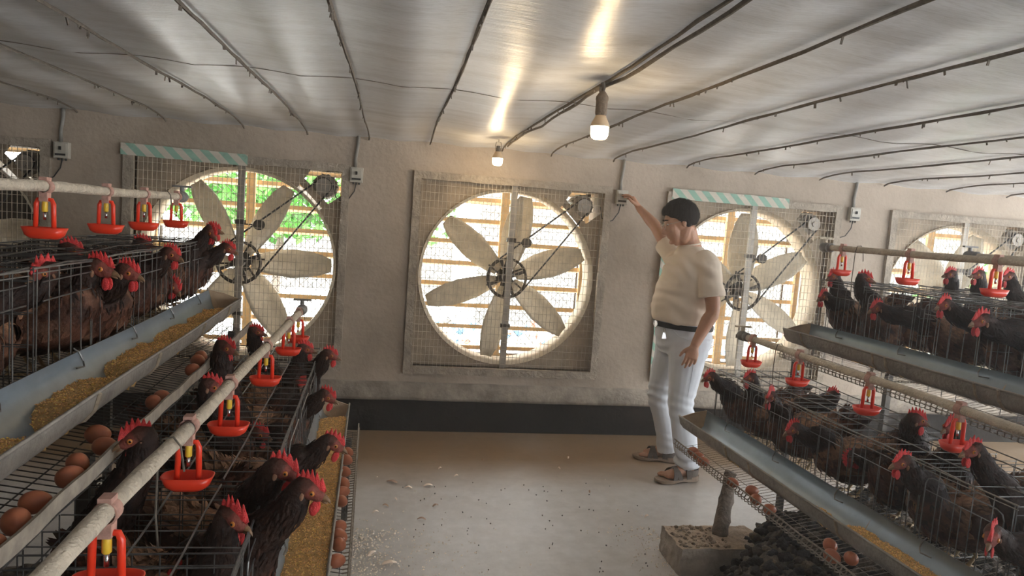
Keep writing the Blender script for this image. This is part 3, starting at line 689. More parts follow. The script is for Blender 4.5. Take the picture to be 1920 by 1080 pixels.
def feed(R, du, dz, spans, label, seed, ng):
    rnd = random.Random(seed); mb = MB()
    tot = sum(b-a for a, b, h in spans)
    for a, b, h in spans:
        NV = int((b-a)/.012); NU = 9; vs = []
        def prof(v):
            e = min(1, (v-a)/.07, (b-v)/.07); e = max(e, 0)**.7
            return h*e*(1+.25*noise.noise(V((v*9, seed, 0)))+.12*noise.noise(V((v*30, seed, 2))))
        for i in range(NV+1):
            v = a+(b-a)*i/NV; top = .517+.062*prof(v)
            for j in range(NU+1):
                # width of the channel at this height
                wL = .058+max(0, .575-top)*.35; wR = .150+(top-.517)*.55
                u = wL+(wR-wL)*j/NU; z = top+.006*noise.noise(V((u*60, v*60, seed)))-.014*(j/NU)**2*prof(v)
                vs.append(R(u+du, v, z+dz))
        mb.col = (.80, .72, .60)
        mb.add(vs, [(i*(NU+1)+j, i*(NU+1)+j+1, (i+1)*(NU+1)+j+1, (i+1)*(NU+1)+j) for i in range(NV) for j in range(NU)])
        for _ in range(int(ng*(b-a)/tot)):
            v = rnd.uniform(a, b); q = prof(v); top = .517+.062*q; wL = .060+max(0, .575-top)*.35; wR = .150+(top-.517)*.55; jf = rnd.random()
            u = wL+(wR-wL)*jf; z = top+.006*noise.noise(V((u*60, v*60, seed)))-.014*jf**2*q+rnd.uniform(-.001, .003)
            c = R(u+du, v, z+dz); d = V((rnd.gauss(0, 1), rnd.gauss(0, 1), rnd.gauss(0, .6))).normalized(); e = d.cross(V((rnd.random(), rnd.random(), 1))).normalized(); f = d.cross(e)
            L = rnd.uniform(.0022, .0042); w_ = rnd.uniform(.0012, .0018); g = rnd.uniform(.6, 1.75); mb.col = (g, g*rnd.uniform(.85, 1.05), g*rnd.uniform(.6, 1))
            mb.add([c+d*L, c+e*w_, c+f*w_, c-e*w_, c-f*w_, c-d*L], [(0, 1, 2), (0, 2, 3), (0, 3, 4), (0, 4, 1), (5, 2, 1), (5, 3, 2), (5, 4, 3), (5, 1, 4)])
    return solo(mb, 'feed_grain', M['grain'], label, 'feed', kind='stuff', colors=True)
def pipe(R, u, z, v0, v1, label, capsz=1.0):
    t = thing('water_pipe', R(u, (v0+v1)/2, z), label, 'water pipe', 'drinking water pipes above the cages')
    rnd = random.Random(int(z*100)); N = 60; mb = MB()
    pts = [R(u, v0+.05+(v1-v0-.05)*k/N, z+.006*math.sin(k*.35)*(k/N)) for k in range(N+1)]
    mb.tube(pts, [.0155*(1+.04*math.sin(k*1.7)) for k in range(N+1)], 14, jit=.03); mb.build('pipe', M['pvc'], t, True)
    p = R(u, v0, z); q = R(u, v0+.07, z); ax = (q-p).normalized()
    mb = MB(); mb.lathe([(0, -.012), (.022, -.010), (.026, .0), (.026, .028), (.021, .034), (.021, .048), (.024, .05), (.024, .066), (.017, .07)], o=p, n=20, ax=ax); mb.build('end_fitting', M['pvc_grey'], t, True)
    mb = MB(); mb.lathe([(.010, 0), (.010, .045), (.016, .048)], o=p+ax*.012, n=12); c = p+ax*.012+V((0, 0, .048)); mb.bar(c-V((.042, 0, 0)), c+V((.042, 0, 0)), .018, .009); mb.build('valve_handle', M['pvc_grey'] if R is not RR else M['pvc'], t)
    return t
def drinker(R, u, z, v, label, group, tilt=0, far=False, cup=.30):
    # red trough-shaped drinker on two straps, hung from the pipe by a clip
    P = R(u, v, z); t = thing('hanging_drinker', P-V((0, 0, .17)), label, 'drinker', group)
    ax = (R(u, v+.1, z)-P).normalized(); sd = V((ax.y, -ax.x, 0)) # across the pipe
    mb = MB(); mb.lathe([(.0165, -.013), (.0195, -.013), (.0195, .013), (.0165, .013)], o=P, n=16, ax=ax); mb.bar(P+V((0, 0, .016)), P+V((0, 0, .026)), .026, .02); mb.bar(P-V((0, 0, .016)), P-V((0, 0, .040)), .024, .02); mb.build('clip', M['clip'], t, False)
    q = P-V((0, 0, .034))
    for s in (-1, 1):
        mb = MB(); mb.tube([q+sd*s*.004, q+sd*s*.017-V((0, 0, .001)), q+sd*s*.021-V((0, 0, .012)), q+sd*s*.023-V((0, 0, .095))], [.0055, .006, .0068, .0062], 8); mb.build('arm', M['red'], t, True)
    c = q-V((0, 0, .098)); mb = MB(); secs = []
    n = 28
    # boat shaped cup, open at the top
    lv = [(.20, -.010), (.62, -.009), (.84, .0), (1.0, .022), (.94, .022), (.78, .003), (.55, -.003), (.1, -.004)]
    vs = []
    for k_, h in lv:
        for i in range(n):
            a = 2*PI*i/n; ca, sa = math.cos(a), math.sin(a); e = 2/3.2
            x = abs(ca)**e*(1 if ca > 0 else -1)*.055*k_; y = abs(sa)**e*(1 if sa > 0 else -1)*.032*k_
            vs.append(c+sd*x+ax*y+V((0, 0, h)))
    m_ = len(lv); mb.add(vs, [(j*n+i, j*n+(i+1) % n, (j+1)*n+(i+1) % n, (j+1)*n+i) for j in range(m_-1) for i in range(n)]+[tuple(range(n))[::-1], tuple(range((m_-1)*n, m_*n))])
    mb.build('cup', M['red'], t, True)
    mb = MB(); mb.lathe([(.006, -.03), (.0075, -.028), (.0075, -.008), (.006, 0)], o=q-V((0, 0, .004)), n=12); mb.build('nipple_body', M['yellow'], t, True)
    mb = MB(); mb.lathe([(.0, -.022), (.004, -.022), (.004, 0), (.0, 0)], o=q-V((0, 0, .034)), n=10); mb.build('nipple_valve', M['metal'], t, True)
    return t

GC = {'LL': 'cage units of the lower left tier', 'LU': 'cage units of the upper left tier', 'RL': 'cage units of the lower right tier', 'RU': 'cage units of the upper right tier'}
DU, DZ = .535, .50
cage_unit(LR, 0, 0, 0, 1.72, 'lower left cage unit at the far end, nearest the fans', GC['LL'], 1)
cage_unit(LR, 0, 0, 1.74, 3.46, 'lower left cage unit nearest the camera', GC['LL'], 1)
cage_unit(LR, DU, DZ, 0, 1.72, 'upper left cage unit at the far end beside the large left fan', GC['LU'], 0, lipm='strip')
cage_unit(LR, DU, DZ, 1.74, 3.46, 'upper left cage unit at the left edge of the view', GC['LU'], 0, lipm='strip')
cage_unit(RR, 0, 0, 0, 1.72, 'lower right cage unit at the far end beside the man', GC['RL'], 2, tray_mat='wire_crust')
cage_unit(RR, 0, 0, 1.74, 3.46, 'lower right cage unit nearest the camera', GC['RL'], 2, tray_mat='wire_crust')
cage_unit(RR, DU, DZ, 0, 1.72, 'upper right cage unit at the far end below the far right fan', GC['RU'], 2, tray_mat='wire_crust')
cage_unit(RR, DU, DZ, 1.74, 3.46, 'upper right cage unit at the right edge of the view', GC['RU'], 2, tray_mat='wire_crust')
cage_unit(BR, DU-.04, DZ, 0, 1.72, 'rear upper right cage unit facing away, behind the others', GC['RU'], 2)
cage_unit(BR, DU-.04, DZ, 1.74, 3.46, 'rear upper right cage unit facing away, nearer the camera', GC['RU'], 2)
GT = 'metal feed troughs in front of the cages'
trough(LR, 0, 0, .0, 3.4, 'lower left feed trough along the aisle, heaped with yellow feed', GT, (.9, 1.62, 2.3))
trough(LR, DU, DZ, -.02, 3.4, 'upper left feed trough, blue-grey inside, with separate piles of feed', GT, (.25, .72, 1.28, 1.75, 2.2))
trough(RR, 0, 0, -.08, 3.4, 'lower right feed trough in front of the man, feed heaped at its near end', GT, (.42, .62, 1.2, 1.62, 2.1))
trough(RR, DU, DZ, -.06, 3.4, 'upper right feed trough, almost empty', GT, (.10, .62, .70, 1.15, 1.25, 1.75))
feed(LR, 0, 0, [(.12, 3.35, .95)], 'yellow feed filling the lower left trough', 1, 15000)
feed(LR, DU, DZ, [(.14, .55, .75), (.55, .98, .85), (.98, 1.42, .9), (1.46, 1.85, .85), (1.95, 2.3, .8)], 'piles of brown feed in the upper left trough', 2, 9000)
feed(RR, 0, 0, [(.42, .50, .25), (.92, 1.10, .35), (1.12, 1.9, .75), (1.9, 3.3, .7)], 'feed in the lower right trough', 3, 8000)
feed(RR, DU, DZ, [(.45, .62, .12), (.68, .78, .2)], 'a few leftovers of feed in the upper right trough', 4, 500)
PL = [pipe(LP, .30, 1.05, 0, 3.4, 'dusty water pipe above the lower left cages'), pipe(LR, .86, 1.552, 0, 3.3, 'dusty water pipe above the upper left cages'),
      pipe(RR, .315, 1.045, .0, 3.0, 'dusty water pipe above the lower right cages'), pipe(RR, .80, 1.533, -.1, 3.0, 'dusty water pipe above the upper right cages'),
      pipe(BR, .82, 1.545, .0, 3.0, 'short visible water pipe end behind the upper right cages')]
GD = 'red drinkers hanging from the water pipes'
DRL = [(.13, 'red drinker at the far end of the lower left pipe'), (.42, 'second red drinker on the lower left pipe, counted from its far end'), (.95, 'third red drinker on the lower left pipe, counted from its far end'), (1.50, 'bright red drinker at the middle of the lower left pipe'), (1.88, 'large red drinker on the lower left pipe beside the dangling wire'), (2.32, 'nearest red drinker on the lower left pipe')]
DLU = [(.10, 'small drinker at the far end of the upper left pipe, against the fan'), (.55, 'second red drinker from the far end on the upper left pipe'), (.94, 'third red drinker from the far end on the upper left pipe'), (1.38, 'red drinker on the upper left pipe at the left edge')]
DRR = [(.12, 'far end drinker of the lower right pipe, beside the man'), (.51, 'second red drinker on the lower right pipe, counted from its far end'), (.96, 'third red drinker on the lower right pipe, counted from its far end'), (1.38, 'red drinker on the lower right pipe above the hen with open beak')]
DRU = [(.06, 'red drinker at the far end of the upper right pipe'), (.52, 'middle red drinker on the upper right pipe in front of the far right fan'), (.97, 'red drinker on the upper right pipe at the right edge')]
for v, l in DRL: drinker(LP, .30, 1.05, v, l, GD)
for v, l in DLU: drinker(LR, .86, 1.552, v, l, GD)
for v, l in DRR: drinker(RR, .315, 1.045, v, l, GD)
for v, l in DRU: drinker(RR, .80, 1.533, v, l, GD)
# bent wire hangers dangling from the pipes
def hanger(R, u, z, v, label, ln=.12, k=1):
    P = R(u, v, z); mb = MB(); mb.tube([P+V((.03, 0, -ln*.35)), P+V((.022, 0, .004)), P+V((.008, 0, .022)), P+V((-.012, 0, .018)), P+V((-.02, 0, -.01)), P+V((-.022, 0, -ln)), P+V((-.016, 0, -ln*1.5))], .0022, 5)
    solo(mb, 'wire_hanger', M['rope'], label, 'wire', 'bent wire hangers on the water pipes')
hanger(LP, .30, 1.05, .12, 'bent wire hooked over the far end of the lower left pipe')
hanger(LP, .30, 1.05, 2.02, 'bent wire hooked over the near part of the lower left pipe', .14)
hanger(LR, .86, 1.552, .28, 'thin wire hooked over the upper left pipe near its far end', .15)
hanger(RR, .315, 1.045, .35, 'wire hooked over the lower right pipe past its first drinker', .13)
hanger(RR, .80, 1.533, .18, 'wire hooked over the upper right pipe past its first drinker', .16)
# ------------------------------------------------------------------ supports, block, manure
def post(P, Q, w0, w1, label, m='crust', seed=0):
    P, Q = V(P), V(Q); N = 16; pts = [P.lerp(Q, i/N) for i in range(N+1)]; random.seed(seed)
    mb = MB(); mb.tube([p+V((.008*noise.noise(p*14), .008*noise.noise(p*11), 0)) for p in pts], [w0+(w1-w0)*i/N+.010*noise.noise(pts[i]*25) for i in range(N+1)], 10, jit=.12)
    return solo(mb, 'support_post', M[m], label, 'post', 'posts carrying the cage rows', smooth=True)
post((1.62, 2.95, .12), (1.655, 2.97, .43), .036, .030, 'crusted post standing on the concrete block under the right egg tray', seed=1)
post((1.62, 1.1, .0), (1.655, 1.12, .42), .05, .024, 'crusted post under the right egg tray near the camera', seed=2)
def iron_post(R, u, v, z, label): 
    mb = MB(); mb.bar(R(u, v, 0), R(u, v, z), .03, .03); solo(mb, 'support_post', M['iron'], label, 'post', 'posts carrying the cage rows')
iron_post(LR, .62, .02, .93, 'square iron post under the upper left egg tray at the far end'); iron_post(LR, .62, 1.73, .93, 'square iron post under the upper left egg tray at mid row')
iron_post(RR, .63, .02, .93, 'square iron post under the upper right egg tray at the far end'); iron_post(RR, .63, 1.73, .93, 'square iron post under the upper right egg tray at mid row')
iron_post(LR, .05, .05, .42, 'short iron post under the lower left tray at the far end'); iron_post(LR, .05, 1.73, .42, 'short iron post under the lower left tray at mid row')
iron_post(LR, 1.16, .02, 1.02, 'iron post under the back of the upper left cages at the far end'); iron_post(RR, 1.195, .02, 1.02, 'iron post between the two upper right cage tiers at the far end')
iron_post(RR, 1.195, 1.73, 1.02, 'iron post between the two upper right cage tiers at mid row'); iron_post(LR, 1.16, 1.73, 1.02, 'iron post under the back of the upper left cages at mid row')
def rough_box(a, b, nm, m, label, cat, amp=.011, n=16, topm=None):
    (x0, y0, z0), (x1, y1, z1) = a, b; mb = MB()
    def face(o, e1, e2, mi):
        o, e1, e2 = V(o), V(e1), V(e2); mb.mi = mi; vs = []
        for j in range(n+1):
            for i in range(n+1):
                p = o+e1*(i/n)+e2*(j/n); c = V(((x0+x1)/2, (y0+y1)/2, (z0+z1)/2)); q = p*22
                vs.append(p+V((noise.noise(q), noise.noise(q+V((9, 0, 0))), noise.noise(q+V((0, 9, 0)))))*amp)
        mb.add(vs, [(j*(n+1)+i, j*(n+1)+i+1, (j+1)*(n+1)+i+1, (j+1)*(n+1)+i) for j in range(n) for i in range(n)])
    dx, dy, dz = x1-x0, y1-y0, z1-z0
    face((x0, y0, z0), (dx, 0, 0), (0, 0, dz), 0); face((x1, y0, z0), (0, dy, 0), (0, 0, dz), 0); face((x1, y1, z0), (-dx, 0, 0), (0, 0, dz), 0); face((x0, y1, z0), (0, -dy, 0), (0, 0, dz), 0)
    face((x0, y0, z1), (dx, 0, 0), (0, dy, 0), 1)
    return solo(mb, nm, [M[m], M['saw']], label, cat)
rough_box((1.36, 2.80, -.01), (1.80, 3.04, .13), 'concrete_block', 'concrete', 'concrete block topped with sawdust under the right cage row', 'block')
# manure heap under the right row
def hz(x, y):
    e = min(1, max(0, (x-(1.35+.2*min(1, max(0, (y-2.6)/.25))))/.30))*min(1, max(0, (3.02-y)/.12))*min(1, max(0, (3.6-x)/.3))
    base = .16+.20*min(1, max(0, (x-1.5)/.8))
    q = V((x, y, 0)); c = noise.voronoi(q*15)[0][0]; c2 = noise.voronoi(q*34)[0][0]
    return -.01+e*(base+.05*noise.noise(q*3)+.040*(.5-c)+.022*(.5-c2)+.010*noise.noise(q*50))
vs, fs = noisy_grid(1.38, 3.7, .1, 2.95, 300, 370, hz)
mb = MB(); mb.add(vs, fs); solo(mb, 'manure_heap', M['dung'], 'dark lumpy manure heap under the lower right cages', 'manure', kind='stuff', smooth=False)
mb = MB(); random.seed(77)
ico = [V(p).normalized() for p in ((0, 0, 1), (.89, 0, .45), (.28, .85, .45), (-.72, .53, .45), (-.72, -.53, .45), (.28, -.85, .45), (.72, .53, -.45), (-.28, .85, -.45), (-.89, 0, -.45), (-.28, -.85, -.45), (.72, -.53, -.45), (0, 0, -1))]
icf = [(0,1,2),(0,2,3),(0,3,4),(0,4,5),(0,5,1),(1,6,2),(2,7,3),(3,8,4),(4,9,5),(5,10,1),(2,6,7),(3,7,8),(4,8,9),(5,9,10),(1,10,6),(11,7,6),(11,8,7),(11,9,8),(11,10,9),(11,6,10)]
def clod(c, r, col):
    # one subdivision, roughened
    vs = list(ico); mid = {}; fs = []
    for a, b, d in icf:
        m = []
        for i, j in ((a, b), (b, d), (d, a)):
            k = (min(i, j), max(i, j))
            if k not in mid: mid[k] = len(vs); vs.append((vs[i]+vs[j]).normalized())
            m.append(mid[k])
        fs += [(a, m[0], m[2]), (b, m[1], m[0]), (d, m[2], m[1]), (m[0], m[1], m[2])]
    o = V((random.uniform(0, 99), 0, 0)); sx, sy_, sz = random.uniform(.8, 1.3), random.uniform(.7, 1.1), random.uniform(.55, .9)
    mb.col = col; mb.add([c+V((p.x*sx, p.y*sy_, p.z*sz))*r*(1+.55*noise.noise(p*1.8+o)+.25*noise.noise(p*4+o)) for p in vs], fs)
for i in range(4200):
    x, y = random.uniform(1.36, 2.9), random.uniform(.9, 2.98); z = hz(x, y)
    if z < .012: continue
    g = random.uniform(.25, 1.5); cc = random.choice(((.12, .09, .065), (.06, .05, .042), (.20, .15, .10), (.035, .033, .03), (.035, .033, .03)))
    clod(V((x, y, z+.002)), random.choice((.006, .008, .011, .015, .021, .028)), tuple(k*g for k in cc))
for i in range(110):
    a, b = random.uniform(1.37, 1.62), random.uniform(2.81, 3.03); g = random.uniform(.5, 1.1); clod(V((a, b, .131)), random.uniform(.003, .011), (.55*g, .43*g, .31*g))
solo(mb, 'manure_clods', M['clod'], 'loose lumps lying on the manure heap and block under the right cages', 'manure', kind='stuff', colors=True, smooth=True)
def hz2(x, y):
    e = min(1, max(0, (-.28-x)/.3))*min(1, max(0, (3.0-y)/.3)); q = V((x, y, 3))
    return -.01+e*(.14+.05*noise.noise(q*3)+.04*(.5-noise.voronoi(q*14)[0][0]))
vs, fs = noisy_grid(-1.6, -.2, .1, 3.1, 110, 200, hz2); mb = MB(); mb.add(vs, fs); solo(mb, 'manure_heap', M['dung'], 'dark manure heap under the left cage rows', 'manure', kind='stuff')
# sawdust drifts along both rows and litter on the floor
random.seed(21); mb = MB()
def flake(x, y, r, c, h=.004, z=.003):
    a = random.uniform(0, PI); k = random.uniform(.35, 1); mb.col = c; vs = []
    n = random.choice((4, 5, 6))
    for i in range(n):
        t_ = 2*PI*i/n; px, py = r*math.cos(t_)*random.uniform(.7, 1), r*k*math.sin(t_); vs.append((x+px*math.cos(a)-py*math.sin(a), y+px*math.sin(a)+py*math.cos(a), z+random.uniform(0, h)))
    vs.append((x, y, z+h*1.5)); vs.append((x, y, .0)); mb.add(vs, [(i, (i+1) % n, n) for i in range(n)]+[((i+1) % n, i, n+1) for i in range(n)])
for i in range(11000):
    d = random.expovariate(5.5); y = random.uniform(.9, 3.3); x = -.13+.03*(3.45-y)+d*.8 if random.random() < .76 else 1.42-d*.45
    y = y if random.random() < .4 else .9+abs(random.gauss(0, .8))
    g = random.uniform(.6, 1.1); flake(x, y, random.uniform(.0015, .007), (g, g*.88, g*.74), .003, .002)
solo(mb, 'sawdust_litter', M['debris'], 'pale sawdust and shavings scattered on the aisle floor', 'sawdust', kind='stuff', colors=True)
mb = MB()
for i in range(150):
    x, y = random.uniform(.1, 1.5), random.uniform(1.8, 3.9); flake(x+ (random.random()**2)*.2, y, random.uniform(.003, .006), (.05, .04, .035), .004, .003)
solo(mb, 'dark_droppings', M['debris'], 'small dark specks dotted over the aisle floor', 'droppings', kind='stuff', colors=True)
FEATH = [(.067, 3.893, .035), (.271, 3.84, .03), (.16, 3.808, .02), (.298, 3.561, .022), (-.015, 3.482, .02), (.088, 3.644, .018), (.035, 3.561, .02), (.358, 4.111, .02), (.447, 3.99, .018), (.643, 4.26, .018), (1.118, 4.13, .02), (1.228, 4.329, .022), (1.212, 3.756, .02), (1.44, 3.422, .02), (.06, 2.952, .035), (.218, 3.398, .022), (-.02, 3.041, .04)]
FLAB = ['pale curled feather on the floor, largest near the left row end', 'white feather on the floor right of the pale curled one', 'small brown feather between two pale ones on the floor', 'reddish feather alone on the left part of the aisle', 'small feather close beside the left egg tray', 'reddish feather in the sawdust halfway to the left tray', 'small feather in the sawdust edge by the left tray', 'brown feather on the damp floor, left part', 'small feather below the brown one on the damp floor', 'tiny feather on the brown floor below the centre fan', 'pale feather on the floor left of the sandals', 'pale feather nearest the wall, left of the sandals', 'brown feather in the bright part of the floor below the sandals', 'brown feather just beyond the concrete block', 'large pale feather at the bottom edge in the sawdust', 'pale feather in the middle of the shavings', 'large feather against the left tray in the thick sawdust']
for i, (x, y, r) in enumerate(FEATH):
    mb = MB(); random.seed(i); a = random.uniform(0, PI); d = V((math.cos(a), math.sin(a)*.6, 0)); n = V((-d.y, d.x, 0)); N = 7; vs = []
    for k in range(N):
        t_ = k/(N-1); w_ = r*.42*math.sin(PI*min(1, t_*.9+.08))**.7; c = V((x, y, .004))+d*(t_-.5)*r*2+V((0, 0, .010*math.sin(PI*t_))); vs += [c+n*w_, c+V((0, 0, .004)), c-n*w_]
    mb.col = (.95, .8, .66) if i % 3 else (.42, .28, .2)
    f_ = [(k*3+j, k*3+j+1, k*3+j+4, k*3+j+3) for k in range(N-1) for j in range(2)]; nn = len(vs); mb.add(vs+[v-V((0, 0, .0012)) for v in vs], f_+[tuple(q+nn for q in f[::-1]) for f in f_])
    solo(mb, 'fallen_feather', M['debris'], FLAB[i], 'feather', 'feathers lying on the aisle floor', colors=True)
# ------------------------------------------------------------------ hens
GH = 'brown hens in the battery cages'
def hen(loc, az, head, haz, label, hp=0, seed=0, s=1.0, ch=1.0, lean=0, dark=1.0, belly=.75, grp=GH, legs=True, lift=0):
    """loc: x,y,floor z under the body; az: body heading (deg); head: eye point; haz/hp: gaze heading and pitch (deg)"""
    rnd = random.Random(seed*7+3); L0 = V(loc); t = thing('hen', L0, label, 'hen', grp)
    a = math.radians(az); f = V((math.cos(a), math.sin(a), 0)); sd = V((-f.y, f.x, 0)); up = V((0, 0, 1))
    B = L0+up*(.150*s+lift); H = V(head)
    h = math.radians(haz); p = math.radians(hp); l = V((math.cos(h)*math.cos(p), math.sin(h)*math.cos(p), math.sin(p)))
    hs = V((-math.sin(h), math.cos(h), 0)); hu = l.cross(-hs).normalized()*(1)
    if hu.z < 0: hu = -hu
    nb = B+(f*.135+up*.055)*s; dvec = (nb-H); dist = dvec.length; d = dvec.normalized()
    # body leans towards the head when it reaches far
    n2 = H-l*.020*s+d*.050*s-hu*.012; mid = nb.lerp(n2, .5)-f*.012*s+up*.012
    ctrl = [(B-f*.235*s+up*.125*s, .004, .012, sd), (B-f*.185*s+up*.088*s, .020, .040, sd), (B-f*.125*s+up*.035*s, .056, .068, sd), (B-f*.055*s, .082, .086, sd), (B+f*.03*s-up*.002, .088, .090, sd),
            (B+f*.095*s+up*.012*s, .072, .080, sd), (nb, .056, .062, sd), (mid, .041, .049, sd.lerp(hs if hs.dot(sd) > -.3 else hs, .4)), (n2, .0290, .035, hs), (H-l*.021*s+hu*.006*s, .0215, .0245, hs), (H+l*.003*s+hu*.004*s, .0185, .0205, hs), (H+l*.020*s-hu*.001, .0135, .0155, hs), (H+l*.033*s-hu*.004, .0068, .0085, hs)]
    P = [c[0] for c in ctrl]; K = len(ctrl)-1; NR = 46; NS = 18; rings = []; 
    def sample(tt):
        i = min(int(tt), K-1); u = tt-i; u2 = u*u*(3-2*u)
        c = cr(P, tt); q = cr(P, min(tt+.05, K)); q0 = cr(P, max(tt-.05, 0)); T = (q-q0).normalized()
        s0, s1 = ctrl[i][3], ctrl[i+1][3]; S_ = s0.lerp(s1, u)
        S_ = (S_-T*S_.dot(T)); S_ = S_.normalized() if S_.length > 1e-4 else sd
        ra = ctrl[i][1]+(ctrl[i+1][1]-ctrl[i][1])*u2; rb = ctrl[i][2]+(ctrl[i+1][2]-ctrl[i][2])*u2
        return c, T, S_, T.cross(S_)*-1, ra*s, rb*s
    mb = MB(); vs = []; cs = []
    o3 = rnd.uniform(0, 50)
    def colour(tt, ang, q):
        n1 = noise.noise(q*16+V((o3, 0, 0))); n2_ = noise.noise(q*55+V((0, o3, 0)))
        under = max(0, -math.sin(ang))   # belly and breast side
        if tt > 9.3 and tt < 9.9: return (.10, .035, .022)
        if tt >= 9.9: g = 1+.3*n2_; return (.27*g, .070*g, .050*g)
        if tt > 6.3: b = .6+.5*(n2_+.3); return (.042*b*dark, .017*b*dark, .010*b*dark)
        k = max(0, min(1, (under-.05)*1.5*belly+n1*1.1*belly+(.25*belly if 4.3 < tt < 6.4 and math.sin(ang) < .5 else 0)))
        base = V((.115, .042, .023))*(1+.9*n1+.6*n2_)*dark
        buff = V((.42, .23, .13))*(1+.5*n2_)
        c = base.lerp(buff, k) if tt > 1.5 else base
        return tuple(max(.004, x) for x in c)
    for i in range(NR+1):
        tt = K*(i/NR); c, T, S_, U_, ra, rb = sample(tt)
        for k in range(NS):
            an = 2*PI*k/NS; q = c+S_*math.cos(an)*ra+U_*math.sin(an)*rb
            if tt < 9.3: q += (q-c).normalized()*(.006*noise.noise(q*30+V((o3, 0, 0)))) * (1 if tt < 6 else .35)
            vs.append(q); cs.append(colour(tt, an, q))
    mb.add(vs, [(i*NS+k, i*NS+(k+1) % NS, (i+1)*NS+(k+1) % NS, (i+1)*NS+k) for i in range(NR) for k in range(NS)]+[tuple(range(NS))[::-1], tuple(range(NR*NS, (NR+1)*NS))], cs)
    # overlapping feathers
    def feather(tt, an, Lf, Wf, lift_, c=None, out=0):
        cc, T, S_, U_, ra, rb = sample(tt); R_ = (S_*math.cos(an)*ra+U_*math.sin(an)*rb); q = cc+R_; n = R_.normalized(); d_ = -T+V((0, 0, -.35 if tt > 3 else 0)); d_ = (d_-n*d_.dot(n)).normalized(); wv = n.cross(d_)
        ja = rnd.uniform(-.35, .35); d2 = (d_*math.cos(ja)+wv*math.sin(ja)); wv = n.cross(d2); e = d2*math.cos(lift_)+n*math.sin(lift_)
        q = q+n*.001
        pts = [q-wv*Wf*.35, q+wv*Wf*.35, q+e*Lf*.5+wv*Wf*.55+n*.001, q+e*Lf*.5-wv*Wf*.55+n*.001, q+e*Lf*.5+n*.004, q+e*Lf, q+n*.0025]
        c = c or colour(tt, an, q); g = rnd.uniform(.6, 1.5); c1 = tuple(x*g for x in c); c0 = tuple(x*g*.6 for x in c)
        mb.add(pts, [(0, 6, 4, 3), (6, 1, 2, 4), (3, 4, 5), (4, 2, 5)], [c0, c0, c1, c1, c0, c1, c0])
    for i in range(820):
        tt = rnd.uniform(.6, 8.7); an = rnd.uniform(0, 2*PI)
        if tt > 6: feather(tt, an, .030*s, .0075*s, rnd.uniform(.02, .16))
        else:
            ub = -math.sin(an) > .3
            feather(tt, an, rnd.uniform(.028, .045)*s, rnd.uniform(.014, .021)*s, rnd.uniform(.03, .25 if not ub else .6))
    for i in range(9):     # tail
        b0 = B+(-f*.19+up*.085)*s; sp = (i-4)*.06; e = (-f*math.cos(sp)+sd*math.sin(sp)*1.6+up*(.75+rnd.uniform(-.1, .1))).normalized(); wv = e.cross(up.lerp(sd, .8)).normalized(); L = .10*s
        c = tuple(x*rnd.uniform(.6, 1.3) for x in (.06, .022, .012)); mb.add([b0-wv*.006, b0+wv*.006, b0+e*L*.7+wv*.013, b0+e*L, b0+e*L*.7-wv*.013], [(0, 1, 2, 3, 4)], [c]*5)
    mb.build('body', M['feather'], t, True, True)
    # wing on each side
    for g_ in (-1, 1):
        mb2 = mb; wb = MB(); c0 = B+(f*.05+up*.02)*s+sd*g_*.082*s; 
        vs = []; NW = 9
        for i in range(NW+1):
            u = i/NW; c = c0-f*.19*u*s-up*(.02*math.sin(u*PI)-.03*u)*s+sd*g_*(.008-.045*u*u)*s; hh = .052*s*math.sin(PI*(u*.86+.10))**.6
            for j in range(5):
                w_ = j/4-.5; q = c+up*hh*2*w_*(1-.2*u)+sd*g_*(.010-.030*w_*w_*1.6)*s; vs.append(q)
        cs = []
        for q in vs: n1 = noise.noise(q*45+V((o3, 3, 0))); b = 1+.9*n1; cs.append((.085*b*dark, .030*b*dark, .015*b*dark))
        wb.add(vs, [(i*5+j, i*5+j+1, (i+1)*5+j+1, (i+1)*5+j) for i in range(NW) for j in range(4)], cs); n_ = len(vs)
        wb.add([v-sd*g_*.006 for v in vs], [(i*5+j, (i+1)*5+j, (i+1)*5+j+1, i*5+j+1) for i in range(NW) for j in range(4)], cs)
        wb.build('wing', M['feather'], t, True, True)
    # comb: serrated, thin, tapering
    cb = MB(); NC = 34; npk = rnd.choice((5, 6, 6)); rnd_ph = rnd.uniform(0, 6); vs = []; ht = .040*ch*s; lev = 5; ph = rnd.uniform(-.1, .1)
    for i in range(NC+1):
        u = i/NC; x = .034-.070*u; env = (math.sin(PI*min(1, .12+u*.80)))**.6
        x_pk = u*npk+ph; tri = 1-abs((x_pk % 1)-.5)*2; pk = tri**.85*(1-.30*abs(math.sin(u*23+rnd_ph)))
        hgt = ht*env*(.46+.60*pk) if 0 < i < NC else ht*.10
        base = H+(l*x+hu*(.0165-.9*(x-.0)**2*6*(1 if x > .01 else .3)))*s
        for j in range(lev):
            w_ = j/(lev-1); th = (.0050*(1-w_)**.8+.0006)*s; off = hs*(lean*w_*w_*.03*s*(1 if lean else 0)+.003*s*math.sin(u*7+w_*2)*w_)
            slant = -l*w_*hgt*.25
            q = base+hu*(hgt*w_-(.5*abs(lean)*w_*w_*hgt))+off+slant
            vs += [q-hs*th, q+hs*th]
    W = lev*2; fs = []
    for i in range(NC):
        for j in range(lev-1):
            a_, b_ = i*W+j*2, (i+1)*W+j*2; fs += [(a_, b_, b_+2, a_+2), (a_+1, a_+3, b_+3, b_+1)]
        a_, b_ = i*W+(lev-1)*2, (i+1)*W+(lev-1)*2; fs.append((a_, b_, b_+1, a_+1))
    for e_ in (0, NC):
        for j in range(lev-1): a_ = e_*W+j*2; fs.append((a_, a_+1, a_+3, a_+2))
    cb.add(vs, fs); cb.build('comb', M['comb'], t, True)
    # wattles
    Rm = Matrix((l, hs, hu)).transposed()
